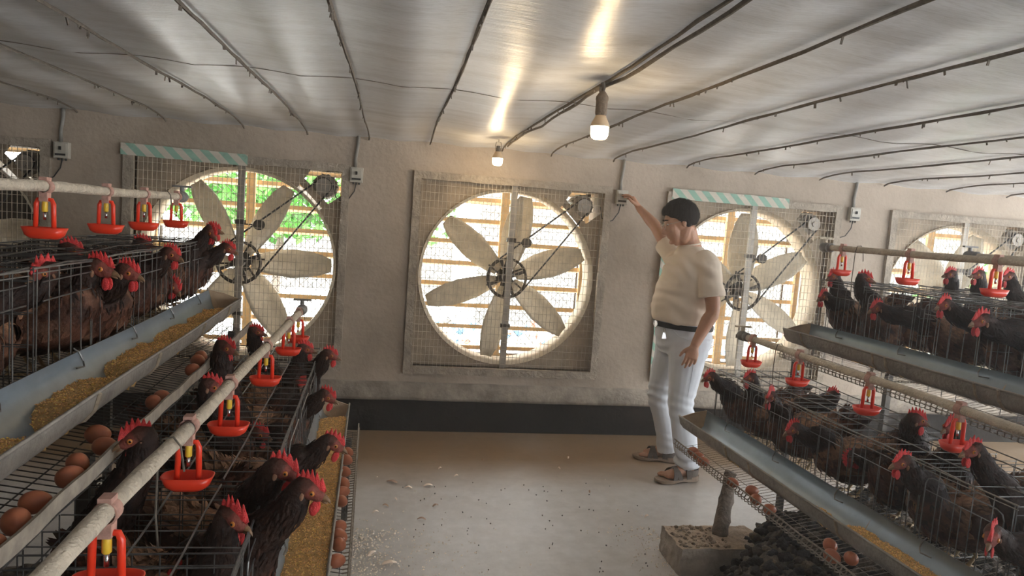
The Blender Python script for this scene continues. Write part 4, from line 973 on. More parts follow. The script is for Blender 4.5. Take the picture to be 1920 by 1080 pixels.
    for g_ in (-1, 1):
        wt = MB(); c = H+(l*.018-hu*.031+hs*g_*.007)*s; wt.ell(c, (.0105*s, .0035*s, .0165*s*ch**.5), 12, 8, Rm); wt.build('wattle', M['wattle'], t, True)
        ey = MB(); c = H+(l*.010+hu*.006+hs*g_*.0168)*s; ey.ell(c, (.0062*s, .0032*s, .0062*s), 12, 8, Rm); ey.mi = 1; ey.ell(c+hs*g_*.0022*s, (.0030*s, .0018*s, .0030*s), 10, 6, Rm); ey.build('eye', [M['eye'], M['pupil']], t, True)
        tf = MB(); c = H+(-l*.011-hu*.007+hs*g_*.0172)*s; tf.ell(c, (.0055*s, .004*s, .010*s), 10, 6, Rm); tf.build('ear_tuft', M['tuft'], t, True)
    # beak, slightly hooked
    bk = MB(); secs = []
    for x, z, r1, r2 in ((.028, -.003, .0080, .0095), (.036, -.003, .0064, .0078), (.043, -.005, .0045, .0055), (.049, -.009, .0024, .0030), (.0515, -.013, .0005, .0006)):
        secs.append((H+(l*x+hu*z)*s, hs*r1*s, hu*r2*s))
    bk.loft(secs, 10); bk.loft([(H+(l*.030-hu*.010)*s, hs*.006*s, hu*.0035*s), (H+(l*.039-hu*.0125)*s, hs*.004*s, hu*.0026*s), (H+(l*.045-hu*.0145)*s, hs*.001*s, hu*.001*s)], 8)
    bk.build('beak', M['beak'], t, True)
    if legs:
        for g_ in (-1, 1):
            lg = MB(); hip = B-up*.070*s+sd*g_*.035*s+f*.0; ank = V((hip.x, hip.y, L0.z+.045))-f*.02; ft = V((hip.x, hip.y, L0.z+.008))+f*.005
            lg.tube([hip, ank, ft], [.012, .006, .0055], 8)
            for ta in (-.5, 0, .5, PI): dd = f*math.cos(ta)+sd*math.sin(ta); ln = .045 if ta != PI else .02; lg.tube([ft, ft+dd*ln*.5+up*.006, ft+dd*ln], [.005, .004, .002], 6)
            lg.build('leg', M['leg'], t, True)
    return t
# --- upper and lower left cages: heads pushed out towards the aisle (facing right)
zl, zu = .515, 1.015
def LLx(y): return -.50+.03*(3.45-y)
def LUx(y): return -1.06+.03*(3.45-y)
def RLx(y): return 1.90+.03*(3.3-y)
def RUx(y): return 2.47+.03*(3.3-y)
n_ = [0]
def h(row, dy, az, H, haz, hp, lab, dx=0, **k):
    n_[0] += 1; y = H[1]+dy; x = {'LL': LLx, 'LU': LUx, 'RL': RLx, 'RU': RUx}[row](y)+dx
    return hen((x, y, zl if row[1] == 'L' else zu), az, H, haz, lab, hp=hp, seed=n_[0], **k)
# lower left
h('LL', -.14, 8, (-.30, 1.47, .876), -28, -8, 'hen looking right inside the lower left cage, nearest the bottom edge', ch=1.15)
h('LL', .26, -30, (-.215, 1.55, .955), -12, -12, 'hen with the largest comb, neck stretched over the lower left trough')
h('LL', .05, -4, (-.150, 1.50, .93), -15, -10, 'hen leaning furthest over the lower left feed, just behind the large combed one', dx=.02)
h('LL', .02, 0, (-.150, 2.14, .817), -6, -18, 'hen reaching low across the lower left trough towards the eggs', dx=.06)
h('LL', .05, -12, (-.22, 2.70, .815), -18, -14, 'hen above the far end of the lower left trough with drooping wattle')
h('LL', .12, -14, (-.25, 3.12, .892), -10, -6, 'hen with raised head at the far front corner of the lower left cages')
h('LL', -.08, 10, (-.36, 3.15, .908), 0, 0, 'hen half hidden beside the far end of the lower left pipe', dx=-.03)
h('LL', -.04, -60, (-.36, 2.95, .80), -75, -10, 'hen facing the camera with a comb flopped over, lower left cage', lean=1.0)
h('LL', .08, -20, (-.42, 2.42, .752), -10, -5, 'hen low inside the lower left cage, comb just under the top wires')
h('LL', .02, -15, (-.605, 3.33, .945), -5, -3, 'hen standing tallest through the top wires left of the lower left pipe', dx=-.16)
h('LL', .02, -10, (-.56, 2.52, 1.03), -12, -10, 'hen poking up beside the two far eggs, left of the lower left pipe', dx=-.17)
h('LL', .06, 10, (-.54, 2.27, .955), -4, -8, 'hen looking right beneath the lower left pipe, behind the bright drinker', dx=-.15)
h('LL', -.05, 160, (-.545, 1.62, 1.0), 195, -14, 'hen looking left towards the eggs, beside the lower left pipe', dx=-.08)
h('LL', 0, 60, (-.42, 1.50, .72), 60, -30, 'buff fluffy hen deep in the lower left cage below the nearest drinker', belly=1.6, dx=-.02)
h('LL', 0, 180, (-.60, 1.98, .72), 180, -20, 'hen turned away inside the lower left cage between two drinkers', dx=-.12)
h('LL', 0, 20, (-.40, 1.18, .74), 0, -30, 'hen in the lower left cage under the bottom edge of the view', dx=.0)
# upper left
h('LU', .02, -70, (-.85, 1.87, 1.335), -118, -14, 'hen facing the camera at the far left of the upper left cages')
h('LU', .04, -12, (-.80, 2.08, 1.33), -14, -2, 'large dark necked hen looking right, second from the left in the upper left cages', s=1.12)
h('LU', .08, -5, (-.745, 2.13, 1.318), -16, -6, 'hen whose head shows just behind the large dark necked one', dx=.04)
h('LU', .02, -4, (-.80, 2.70, 1.333), -14, -10, 'hen with upright neck at the middle of the upper left front')
h('LU', -.02, 0, (-.80, 3.25, 1.40), -40, -28, 'hen with arched neck looking down at the far end of the upper left cages')
h('LU', .08, 0, (-.85, 3.50, 1.40), -8, 0, 'hen with bright comb behind the arched neck one', dx=0)
h('LU', -.06, 5, (-.755, 3.38, 1.322), -8, -10, 'hen stretching furthest towards the fan from the upper left cage', dx=.02)
h('LU', -.03, 20, (-1.05, 2.50, 1.345), 10, 0, 'hen inside the upper left cage under the third drinker', dx=-.05)
h('LU', -.05, 20, (-1.03, 3.10, 1.34), 10, 0, 'hen inside the upper left cage with comb against the top wires', dx=-.05)
h('LU', 0, -20, (-.86, 2.93, 1.19), -20, -35, 'hen with lowered head in the upper left cage', dx=.0)
h('LU', 0, -30, (-.90, 2.40, 1.16), -30, -30, 'buff breasted hen low in the upper left cage', belly=1.3, dx=.05)
h('LU', 0, -40, (-.90, 1.65, 1.2), -60, -10, 'dark hen at the left edge in the upper left cage', belly=1.0, dx=.05)
h('LU', 0, -40, (-.95, 1.45, 1.2), -60, -10, 'dark hen beyond the left edge in the upper left cage', dx=.0)
# lower right
h('RL', .05, 172, (1.61, 3.20, .834), 190, -10, 'dark hen leaning out beside the man at the far end, lower right', belly=.1, dx=.02)
h('RL', .0, 176, (1.75, 3.06, .868), 188, -8, 'hen with upright neck second from the man, lower right', belly=.9)
h('RL', .02, 180, (1.70, 2.78, .845), 215, -8, 'hen with the big pale red comb looking at the camera, lower right', ch=1.25, belly=.7)
h('RL', -.02, 172, (1.65, 2.51, .782), 192, -14, 'hen with ruffled neck feathers facing left, lower right', belly=.9, dx=.02)
h('RL', -.08, 190, (1.78, 2.31, .735), 190, -70, 'hen bending its head down inside the lower right cage', dx=.05)
h('RL', -.02, 170, (1.68, 1.94, .850), 186, -4, 'hen holding its head out over the feed heap, lower right', belly=.8, dx=.0)
h('RL', .2, 60, (1.86, 2.10, .950), -10, -6, 'hen facing right, cheek to cheek with another behind the lower right front', dx=.16)
h('RL', .0, 175, (1.96, 2.06, .940), 195, -6, 'hen facing left, cheek to cheek with another in the lower right cage', dx=.22)
h('RL', -.12, 160, (1.80, 1.80, .942), 186, -4, 'hen with open beak below the nearest lower right drinker', dx=.12)
h('RL', .02, 190, (1.62, 1.52, .800), 215, -14, 'hen with white breast at the lower right corner', belly=1.3, dx=-.02)
h('RL', 0, 100, (2.08, 2.88, .84), 100, 0, 'hen far inside the lower right cage with only its comb tip lit', dx=.12)
h('RL', -.12, 200, (1.9, 2.2, .64), 190, -40, 'crouching hen with buff belly in the lower right cage', dx=.06, belly=1.4)
h('RL', 0, 170, (1.86, 1.3, .75), 180, -30, 'hen beyond the lower right corner of the view', dx=.05)
# upper right
h('RU', .0, 182, (2.26, 3.24, 1.38), 196, -8, 'hen with tall neck at the far corner of the upper right cage', belly=.8, dx=-.02)
h('RU', -.02, 190, (2.27, 3.00, 1.392), -25, -4, 'hen looking back to the right beside the tall necked one, upper right', belly=1.1, dx=-.04)
h('RU', .02, 185, (2.19, 3.20, 1.275), 200, -10, 'dark hen low behind the far corner post, upper right')
h('RU', -.17, 155, (2.16, 2.76, 1.275), 188, -12, 'hen with level back facing left in the middle of the upper right cage', belly=.6, dx=.0)
h('RU', -.06, 170, (2.15, 2.37, 1.34), 192, -4, 'hen with pale face and buff breast leaning out, upper right', belly=1.2, dx=.02)
h('RU', -.02, 175, (2.10, 2.14, 1.31), 186, -6, 'largest dark hen at the right edge of the upper right cage', belly=.9, s=1.08, dx=.0)
h('RU', 0, 160, (2.45, 2.9, 1.2), 150, -10, 'hen deep inside the upper right cage', dx=.08)
h('RU', 0, 60, (2.5, 2.45, 1.22), 40, -10, 'hen turned away inside the upper right cage', dx=.05)
h('RU', 0, 160, (2.3, 1.8, 1.22), 170, -10, 'hen beyond the right edge in the upper right cage', dx=.0)
def hb(x, y, az, H, haz, lab, **k):
    n_[0] += 1; return hen((x, y, zu+.0), az, H, haz, lab, seed=n_[0], **k)
hb(2.98, 3.10, 170, (2.84, 3.12, 1.435), 185, 'hen with raised head behind the upper right cages, left of the pair')
hb(3.02, 2.95, 160, (2.86, 2.97, 1.448), 185, 'hen with raised head behind the upper right cages, right of the pair')
hb(2.98, 2.62, 160, (2.82, 2.76, 1.455), 190, 'hen behind the right edge drinker in the rear tier')
# ------------------------------------------------------------------ eggs
def egg_mesh(s):
    mb = MB(); n, m = 20, 14; vs = []
    for i in range(m+1):
        th = PI*i/m; z = math.cos(th)*.0285; r = math.sin(th)*.0222*(1-.13*math.cos(th))
        for k in range(n): vs.append((r*math.cos(2*PI*k/n)*s, r*math.sin(2*PI*k/n)*s, z*s))
    mb.add(vs, [(i*n+k, (i+1)*n+k, (i+1)*n+(k+1) % n, i*n+(k+1) % n) for i in range(m) for k in range(n)]); return mb
e0 = egg_mesh(1).build('egg', M['egg'], None, True); first = [True]
def egg(P, label, grp, seed):
    r = random.Random(seed); o = e0 if first[0] else e0.copy()
    if not first[0]: COL.objects.link(o)
    first[0] = False; s = r.uniform(.96, 1.08); o.scale = (s, s, s)
    o.location = P; o.rotation_euler = (PI/2+r.uniform(-.15, .15), r.uniform(-.2, .2), r.uniform(-1.3, 1.3)+PI/2); tag(o, label, 'egg', grp)
def eggs(pts, du, dz, row, labs, grp):
    for i, ((x, y), lab) in enumerate(zip(pts, labs)):
        v = row.y0-y; u = (x-row.x0-row.k*v)/row.sg; z = tray_z(du, dz, u)+.0022+.0225
        egg((x, y, z), lab, grp, i+int(du*100)*3+int(row.x0*10))
eggs([(-.622, 1.278), (-.622, 1.190), (-.630, 1.362), (-.626, 1.493), (-.640, 1.562), (-.672, 1.745), (-.632, 1.680), (-.645, 2.048), (-.640, 2.110), (-.655, 2.47), (-.672, 2.60), (-.68, 2.67)], DU, DZ, LR,
     ['largest front egg at the lower left on the upper tray', 'egg cut by the left edge at the very bottom of the upper left tray', 'egg touching the largest one at the lower left, further back', 'brown egg in front of a darker egg halfway up the upper left tray', 'darker egg behind the bright one halfway up the upper left tray', 'upright looking egg left of the beak of the left facing hen', 'dark egg under the beak of the left facing hen', 'front egg of the pair in the middle of the upper left tray', 'rear egg of the pair in the middle of the upper left tray', 'nearest egg of the far cluster behind the poking hen', 'middle egg of the far cluster on the upper left tray', 'furthest egg on the upper left tray, mostly hidden'], 'eggs on the upper left tray')
eggs([(-.150, 3.075), (-.150, 2.975), (-.146, 2.835), (-.142, 2.705), (-.140, 2.625), (-.138, 2.535), (-.128, 2.325), (-.124, 2.255), (-.120, 2.195), (-.118, 2.09)], 0, 0, LR,
     ['furthest egg on the lower left tray by the aisle', 'second egg from the far end of the lower left tray', 'single egg behind the three grouped ones, lower left tray', 'furthest egg of the grouped three on the lower left tray', 'middle egg of the grouped three on the lower left tray', 'nearest egg of the grouped three on the lower left tray', 'half hidden egg behind the near group, lower left tray', 'third egg from the near end of the lower left tray', 'second egg from the near end of the lower left tray', 'nearest egg on the lower left tray at the bottom edge'], 'eggs on the lower left tray')
eggs([(1.542, 3.150), (1.538, 3.085), (1.532, 3.015), (1.545, 2.748), (1.582, 2.645), (1.555, 2.565), (1.560, 2.465), (1.61, 2.145), (1.572, 2.075), (1.622, 2.045)], 0, 0, RR,
     ['furthest egg of the three by the man\'s sandal, right tray', 'middle egg of the three by the man\'s sandal, right tray', 'nearest egg of the three by the man\'s sandal, right tray', 'single egg above the crusted post, right tray', 'furthest egg of the middle three on the lower right tray', 'egg between the other two of the middle three, lower right tray', 'nearest egg of the middle three on the lower right tray', 'rear egg of the near three on the lower right tray', 'front left egg of the near three on the lower right tray', 'front right egg of the near three, lowest on the right tray'], 'eggs on the lower right tray')
# ------------------------------------------------------------------ the man at the switch
man = thing('person', (1.86, 4.12, 0), 'man in cream t-shirt and white jeans touching the wall switch', 'person')
mf = V((-.97, .22, 0)).normalized(); mr = V((.22, .97, 0)).normalized(); mz = V((0, 0, 1))
def limb(mb, pts, n=16, flat=False):
    # pts: (pos, ra, rb) with ra along mf-ish, rb sideways; rounded ends
    Ps = [V(p[0]) for p in pts]; K = len(pts)-1; NR = K*5; secs = []
    prev = None
    for i in range(NR+1):
        tt = K*i/NR; j = min(int(tt), K-1); u = tt-j; c = cr(Ps, tt); T = (cr(Ps, min(tt+.04, K))-cr(Ps, max(tt-.04, 0))).normalized()
        A = (mf-T*mf.dot(T)) if prev is None else (prev-T*prev.dot(T))
        if A.length < .2: A = mz-T*mz.dot(T)
        A.normalize(); prev = A; Bv = T.cross(A)
        ra = pts[j][1]+(pts[j+1][1]-pts[j][1])*u; rb = pts[j][2]+(pts[j+1][2]-pts[j][2])*u
        if i == 0:
            for q in (.0, .5, .85): secs.append((c-T*min(ra, rb)*(.7-q*.7), A*ra*max(.25, q), Bv*rb*max(.25, q)))
        secs.append((c, A*ra, Bv*rb))
        if i == NR and not flat:
            for q in (.85, .5, .0): secs.append((c+T*min(ra, rb)*(.7-q*.7), A*ra*max(.25, q), Bv*rb*max(.25, q)))
    mb.loft(secs, n)
Hc = V((1.752, 4.080, 1.618)); hf = V((-.93, .13, -.34)).normalized(); hr = V((.16, .985, 0)).normalized(); hup = hr.cross(hf); hup = hup if hup.z > 0 else -hup
def hp_(a, b, c): return Hc+hf*a+hr*b+hup*c      # forward, to his right, up
RH = Matrix((hf, hr, hup)).transposed()
body = MB()
# head
body.ell(hp_(-.010, 0, .022), (.100, .076, .092), 20, 14, RH)
limb(body, [(hp_(.040, 0, .035), .050, .062), (hp_(.050, 0, -.03), .048, .060), (hp_(.048, 0, -.075), .042, .050), (hp_(.050, 0, -.112), .034, .036)])
limb(body, [(hp_(-.03, 0, -.03), .06, .064), (hp_(.0, 0, -.085), .055, .056), (hp_(.03, 0, -.108), .040, .044)])
limb(body, [(hp_(.086, 0, .018), .010, .009), (hp_(.102, 0, -.008), .012, .011), (hp_(.116, 0, -.030), .013, .014), (hp_(.100, 0, -.040), .012, .018)], 10)   # nose
for g in (-1, 1):
    body.ell(hp_(.062, g*.036, -.022), (.026, .024, .024), 12, 8, RH)      # cheek
    body.ell(hp_(.078, g*.030, .030), (.014, .026, .009), 10, 8, RH)       # brow ridge
    limb(body, [(hp_(-.012, g*.078, .020), .014, .006), (hp_(-.008, g*.082, .000), .017, .007), (hp_(-.004, g*.078, -.026), .010, .006)], 10)   # ear
body.ell(hp_(.088, 0, -.060), (.014, .026, .007), 12, 8, RH); body.ell(hp_(.086, 0, -.073), (.013, .023, .007), 12, 8, RH)   # lips
body.ell(hp_(.078, 0, -.104), (.020, .022, .016), 12, 8, RH)
# neck, trunk
limb(body, [(hp_(-.035, 0, -.05), .056, .055), (V((1.825, 4.09, 1.52)), .060, .060), (V((1.85, 4.10, 1.45)), .075, .085), (V((1.86, 4.11, 1.38)), .09, .13), (V((1.845, 4.11, 1.2)), .11, .14), (V((1.84, 4.11, 1.0)), .11, .13)])
for a_, b_, c_ in (((1.862, 4.04, .90), (1.836, 3.99, .50), (1.915, 3.965, .10)), ((1.862, 4.18, .90), (1.802, 4.25, .48), (1.925, 4.295, .10))):
    limb(body, [(V((1.845, 4.11, 1.02)), .10, .10), (V(a_), .085, .075), (V(b_), .052, .050), (V(c_), .036, .036)])
# arms
LS, LE, LWr = V((1.895, 3.925, 1.385)), V((1.930, 3.875, 1.10)), V((1.822, 3.850, .885))
limb(body, [(LS, .050, .050), (LS.lerp(LE, .5), .050, .046), (LE, .042, .040), (LE.lerp(LWr, .3), .043, .038), (LE.lerp(LWr, .75), .032, .027), (LWr, .027, .021)])
RS, RE, RWr = V((1.825, 4.27, 1.375)), V((1.765, 4.51, 1.585)), V((1.700, 4.700, 1.712))
limb(body, [(RS, .050, .050), (RS.lerp(RE, .5), .046, .046), (RE, .040, .040), (RE.lerp(RWr, .3), .040, .037), (RE.lerp(RWr, .75), .029, .028), (RWr, .025, .022)])
def hand(mb, W, d, across, nrm, curl, thumb_s, L=1.0):
    # W wrist, d towards fingertips, across = index side to little side, nrm = palm normal (fingers curl this way)
    pc = W+d*.045*L
    limb(mb, [(W-d*.01, .024, .019), (W+d*.02, .020, .028), (pc, .017, .037), (W+d*.080*L, .014, .040)] if abs(mf.dot(nrm)) > .7 else [(W-d*.01, .024, .019), (W+d*.02, .030, .018), (pc, .038, .016), (W+d*.080*L, .040, .013)])
    for i in range(4):
        off = (i-1.5)*.020; ln = (.070, .078, .072, .056)[i]*L; b = W+d*(.078-.006*abs(i-1))*L+across*off; p = [b-d*.015]; dd = d.copy(); dd = (dd+across*(i-1.5)*.06).normalized()
        p.append(b); c_ = curl[i]
        for k, seg in enumerate((.45, .32, .25)):
            ang = c_*(.5, 1, .8)[k]; dd = (dd*math.cos(ang)+nrm*math.sin(ang)).normalized() if k == 0 else (dd+nrm*math.tan(min(1.2, ang))).normalized()
            p.append(p[-1]+dd*ln*seg)
        mb.tube(p, [.0095, .0098, .0090, .0082, .0062], 10)
    tb = W+d*.022*L-across*.022; td = (d*.65-across*thumb_s+nrm*.35).normalized()
    p1 = tb+td*.034; p2 = p1+(td*.7+d*.5).normalized()*.028; p3 = p2+(td*.4+d*.8).normalized()*.022
    mb.tube([tb-td*.012, tb, p1, p2, p3], [.013, .0135, .0112, .0100, .0070], 10)
dL = V((-.20, -.03, -.98)).normalized(); nL = V((.15, .97, -.06)).normalized(); aL = dL.cross(nL).normalized()
if aL.dot(mf) > 0: aL = -aL
hand(body, LWr, dL, aL, nL, (.30, .36, .42, .48), .75)
dR = V((-.52, .32, .80)).normalized(); nR = V((-.75, .35, -.50)); nR = (nR-dR*nR.dot(dR)).normalized(); aR = dR.cross(nR).normalized()
if aR.dot(V((-1, -1, 0))) < 0: aR = -aR
hand(body, RWr, dR, -aR, nR, (.62, .80, .85, .9), .7, 1.05)
# feet
def foot(mb, heel, toe, ank):
    heel, toe, ank = V(heel), V(toe), V(ank); d = (toe-heel).normalized(); s = V((-d.y, d.x, 0))
    mb.loft([(heel+d*a+V((0, 0, z)), s*w_, V((0, 0, h))) for a, z, w_, h in ((-.0, .030, .012, .015), (.015, .036, .028, .030), (.06, .045, .032, .042), (.11, .042, .036, .038), (.16, .030, .042, .026), (.195, .022, .044, .018), (.205, .018, .038, .012))], 14)
    limb(mb, [(ank+V((0, 0, .14)), .040, .042), (ank+V((0, 0, .02)), .035, .034), (heel+d*.05+V((0, 0, .06)), .040, .032)])
    for i in range(5):
        o = (i-2)*.0172; L = (.060, .054, .049, .044, .038)[i]; r = (.0145, .0112, .0108, .0104, .0098)[i]
        b = heel+d*(.178-.008*i)+s*o*FS[0]*1.12+V((0, 0, .016)); mb.tube([b, b+d*L*.6+V((0, 0, .004)), b+d*L+V((0, 0, -.002))], [r, r*1.05, r*.7], 9)
FS = [1]
LH, LT, LA = (1.955, 3.965, .022), (1.715, 3.925, .022), (1.915, 3.965, .10)
RHh, RT, RA = (1.960, 4.295, .022), (1.725, 4.36, .022), (1.925, 4.295, .10)
FS[0] = 1; foot(body, LH, LT, LA); FS[0] = -1; foot(body, RHh, RT, RA)
remeshed(body, 'body', M['skin'], man, .0042, 5)
# hair
hb_ = MB(); vs = []; n, m = 40, 22
for i in range(m+1):
    th = PI*.62*i/m
    for k in range(n):
        ph = 2*PI*k/n; x, y, z = math.sin(th)*math.cos(ph), math.sin(th)*math.sin(ph), math.cos(th)
        fwd = x; lim = 1
        # hairline: high at forehead, low at the nape
        tmax = PI*(.33+.03*abs(y)) if fwd > .35 else PI*(.53+.09*max(0, -fwd))
        tmx = PI*.335 + (PI*.70-PI*.335)*(1-min(1, max(0, (math.cos(ph)+.15)/1.0)))**1.2
        t2 = tmx*i/m; x, y, z = math.sin(t2)*math.cos(ph), math.sin(t2)*math.sin(ph), math.cos(t2)
        tk = .016*(1-(i/m)**5)+.003; q = V((-.012+x*(.104+tk), y*(.079+tk), .024+z*(.096+tk*1.5))); 
        q += V((x, y, z))*(.004*noise.noise(V((x*3, y*3, z*9)))+.003*noise.noise(V((ph*9, z*2, 0))))
        if x > .5 and i > m*.6: q += V((.012, .0, -.004))
        vs.append(Hc+hf*q.x+hr*q.y+hup*q.z)
hb_.add(vs, [(i*n+k, (i+1)*n+k, (i+1)*n+(k+1) % n, i*n+(k+1) % n) for i in range(m) for k in range(n)])
random.seed(4)
for _ in range(900):      # short locks
    i = random.randint(2, m-1); k = random.randint(0, n-1); p = vs[i*n+k]; nn_ = (p-hp_(-.012, 0, .02)).normalized(); dn = (V((0, 0, -1))+hf*random.uniform(-.3, .7)); dn = (dn-nn_*dn.dot(nn_)).normalized(); wv = nn_.cross(dn)
    L = random.uniform(.02, .034); a_ = p-dn*L*.4+nn_*.001; hb_.add([a_-wv*.002, a_+wv*.002, p+nn_*.0045+wv*.0016, p+dn*L*.6+nn_*.002, p+nn_*.0045-wv*.0016], [(0, 1, 2, 4), (4, 2, 3)])
hb_.build('hair', M['hair'], man, True)
for g in (-1, 1):
    eb = MB(); limb(eb, [(hp_(.093, g*.014, .036), .003, .004), (hp_(.092, g*.030, .041), .003, .004), (hp_(.078, g*.048, .036), .002, .003)], 8); eb.build('eyebrow', M['hair'], man, True)
    ee = MB(); ee.ell(hp_(.076, g*.031, .012), (.0115, .0125, .008), 12, 8, RH); ee.mi = 1; ee.ell(hp_(.0865, g*.031, .009), (.003, .0055, .0045), 10, 6, RH); ee.build('eye', [M['white'], M['pupil']], man, True)
gm = MB()
for g in (-1, 1):
    gm.tube([hp_(.108, g*.034, .006)+hr*.024*math.cos(a*PI/10)+hup*.018*math.sin(a*PI/10) for a in range(20)], .0014, 5, closed=True)
    gm.tube([hp_(.107, g*.058, .012), hp_(.09, g*.076, .014), hp_(-.004, g*.084, .012), hp_(-.018, g*.083, -.002)], .0014, 5)
gm.tube([hp_(.108, -.011, .010), hp_(.114, 0, .013), hp_(.108, .011, .010)], .0014, 5)
gm.build('eyeglasses', M['glass'], man)
# t-shirt
def TP(x, y, z): return V((x, y, z))
sh = MB(); secs = []
for z, cx, cy, ra, rb in ((.990, 1.845, 4.115, .182, .178), (1.02, 1.838, 4.115, .192, .182), (1.08, 1.838, 4.115, .198, .184), (1.16, 1.842, 4.112, .192, .186), (1.24, 1.850, 4.108, .182, .192), (1.32, 1.862, 4.103, .168, .200), (1.38, 1.868, 4.10, .145, .198), (1.425, 1.866, 4.10, .115, .160), (1.455, 1.855, 4.10, .090, .110), (1.478, 1.842, 4.098, .074, .078)):
    secs.append((V((cx, cy, z)), mf*ra, mr*rb))
for k in range(len(secs)-1):
    pass
S2 = []
for k in range(45):
    tt = (len(secs)-1)*k/44; S2.append((cr([s_[0] for s_ in secs], tt), cr([s_[1] for s_ in secs], tt), cr([s_[2] for s_ in secs], tt)))
sh.loft(S2, 30)
limb(sh, [(LS+V((-.02, .06, .01)), .080, .075), (LS+V((.0, .0, -.02)), .082, .072), (LS.lerp(LE, .42), .078, .066), (LS.lerp(LE, .72), .088, .066)], flat=True)
limb(sh, [(RS+V((0, -.06, -.01)), .078, .078), (RS, .074, .074), (RS.lerp(RE, .28), .070, .070), (RS.lerp(RE, .50), .074, .072)], flat=True)
def fold(p, nrm):
    a = .006*noise.noise(V((p.x*7, p.y*7, p.z*16)))+.014*math.sin((p.z-1.18)*70+p.x*22+5*noise.noise(p*5))*max(0, 1-abs(p.z-1.10)/.16)*(.4+noise.noise(p*6))
    a += .015*math.sin((p.x*.8+p.z)*55+4*noise.noise(p*4))*max(0, 1-abs(p.z-1.36)/.14)*max(0, noise.noise(p*5+V((3, 0, 0)))+.3)
    return a
remeshed(sh, 't_shirt', M['shirt'], man, .0065, 9, fold)
cl = MB(); cl.tube([V((1.838, 4.098, 1.484))+mf*.064*math.cos(a*PI/12)+mr*.066*math.sin(a*PI/12)-V((0, 0, .014))*math.cos(a*PI/12) for a in range(24)], .008, 6, closed=True); cl.build('collar', M['shirt'], man, True)
# jeans
jn = MB(); secs = []
for z, cx, cy, ra, rb in ((1.005, 1.85, 4.115, .178, .168), (.96, 1.855, 4.115, .180, .172), (.90, 1.865, 4.115, .182, .178), (.84, 1.87, 4.115, .172, .178), (.79, 1.865, 4.115, .145, .165)):
    secs.append((V((cx, cy, z)), mf*ra, mr*rb))
jn.loft(secs, 28)
limb(jn, [(V((1.862, 4.02, .90)), .135, .10), (V((1.855, 4.01, .78)), .122, .098), (V((1.845, 4.00, .62)), .096, .085), (V((1.832, 3.99, .50)), .080, .075), (V((1.858, 3.98, .36)), .077, .070), (V((1.888, 3.97, .20)), .072, .066), (V((1.905, 3.968, .075)), .075, .066)], flat=True)
limb(jn, [(V((1.862, 4.20, .90)), .130, .10), (V((1.840, 4.21, .78)), .120, .098), (V((1.812, 4.23, .62)), .094, .085), (V((1.800, 4.25, .48)), .078, .073), (V((1.845, 4.27, .34)), .074, .068), (V((1.885, 4.285, .20)), .070, .064), (V((1.912, 4.292, .080)), .080, .068)], flat=True)
def jfold(p, nrm):
    k = max(0, 1-abs(p.z-.48)/.13); an = max(0, 1-(p.z-.09)/.16); hp2 = max(0, 1-abs(p.z-.80)/.12)
    return .007*noise.noise(V((p.x*8, p.y*8, p.z*6)))+.012*(k*.8+an)*math.sin(p.z*95+p.x*25+5*noise.noise(p*6))*(.5+noise.noise(p*5))+.008*hp2*math.sin((p.z-p.x*.8)*80)*(.4+noise.noise(p*6))
remeshed(jn, 'jeans', M['jeans'], man, .0065, 7, jfold)
# seams and pocket
sm = MB(); sm.tube([V((1.735, 3.985, .955)), V((1.755, 3.945, .925)), V((1.80, 3.925, .905)), V((1.86, 3.922, .90))], .0016, 5); sm.tube([V((1.858, 3.922, .955)), V((1.862, 3.908, .85)), V((1.855, 3.914, .70)), V((1.842, 3.916, .55))], .0016, 5); sm.build('seam', M['jeans'], man)
bt = MB()
for a, b in ((0, 1),):
    ns_ = 48; vs = []
    for i in range(ns_):
        an = 2*PI*i/ns_; c = V((1.853, 4.115, .972+.006*math.cos(an)))
        for r_, dz in ((.186, -.016), (.190, -.016), (.190, .016), (.186, .016)): vs.append(c+mf*math.cos(an)*r_+mr*math.sin(an)*(r_-.008)+V((0, 0, dz)))
    bt.add(vs, [(i*4+j, i*4+(j+1) % 4, ((i+1) % ns_)*4+(j+1) % 4, ((i+1) % ns_)*4+j) for i in range(ns_) for j in range(4)])
bt.build('belt', M['belt'], man)
bc = V((1.853, 4.115, .974)); q = bc+mf*.192*math.cos(-.35)+mr*.184*math.sin(-.35); nq = (q-bc).normalized(); tq = V((-nq.y, nq.x, 0))
bm_ = MB(); bm_.tube([q+nq*.002+tq*.024*math.cos(a*PI/8)+V((0, 0, .018*math.sin(a*PI/8))) for a in range(16)], .004, 6, closed=True); bm_.bar(q-tq*.02, q+tq*.02, .03, .004, nq); bm_.build('buckle', M['metal'], man)
kq = bc+mf*.190*math.cos(-.75)+mr*.182*math.sin(-.75)-V((0, 0, .02)); km = MB(); km.tube([kq+V((0, -.008, -.012+.014*math.cos(a*PI/6)))+tq*.014*math.sin(a*PI/6) for a in range(12)], .0018, 5, closed=True)
for s_ in (-.3, .2, .6): km.bar(kq+V((0, -.008, -.022)), kq+V((s_*.02, -.010, -.062)), .012, .0025, (0, 1, 0))
km.build('keys', M['metal'], man)
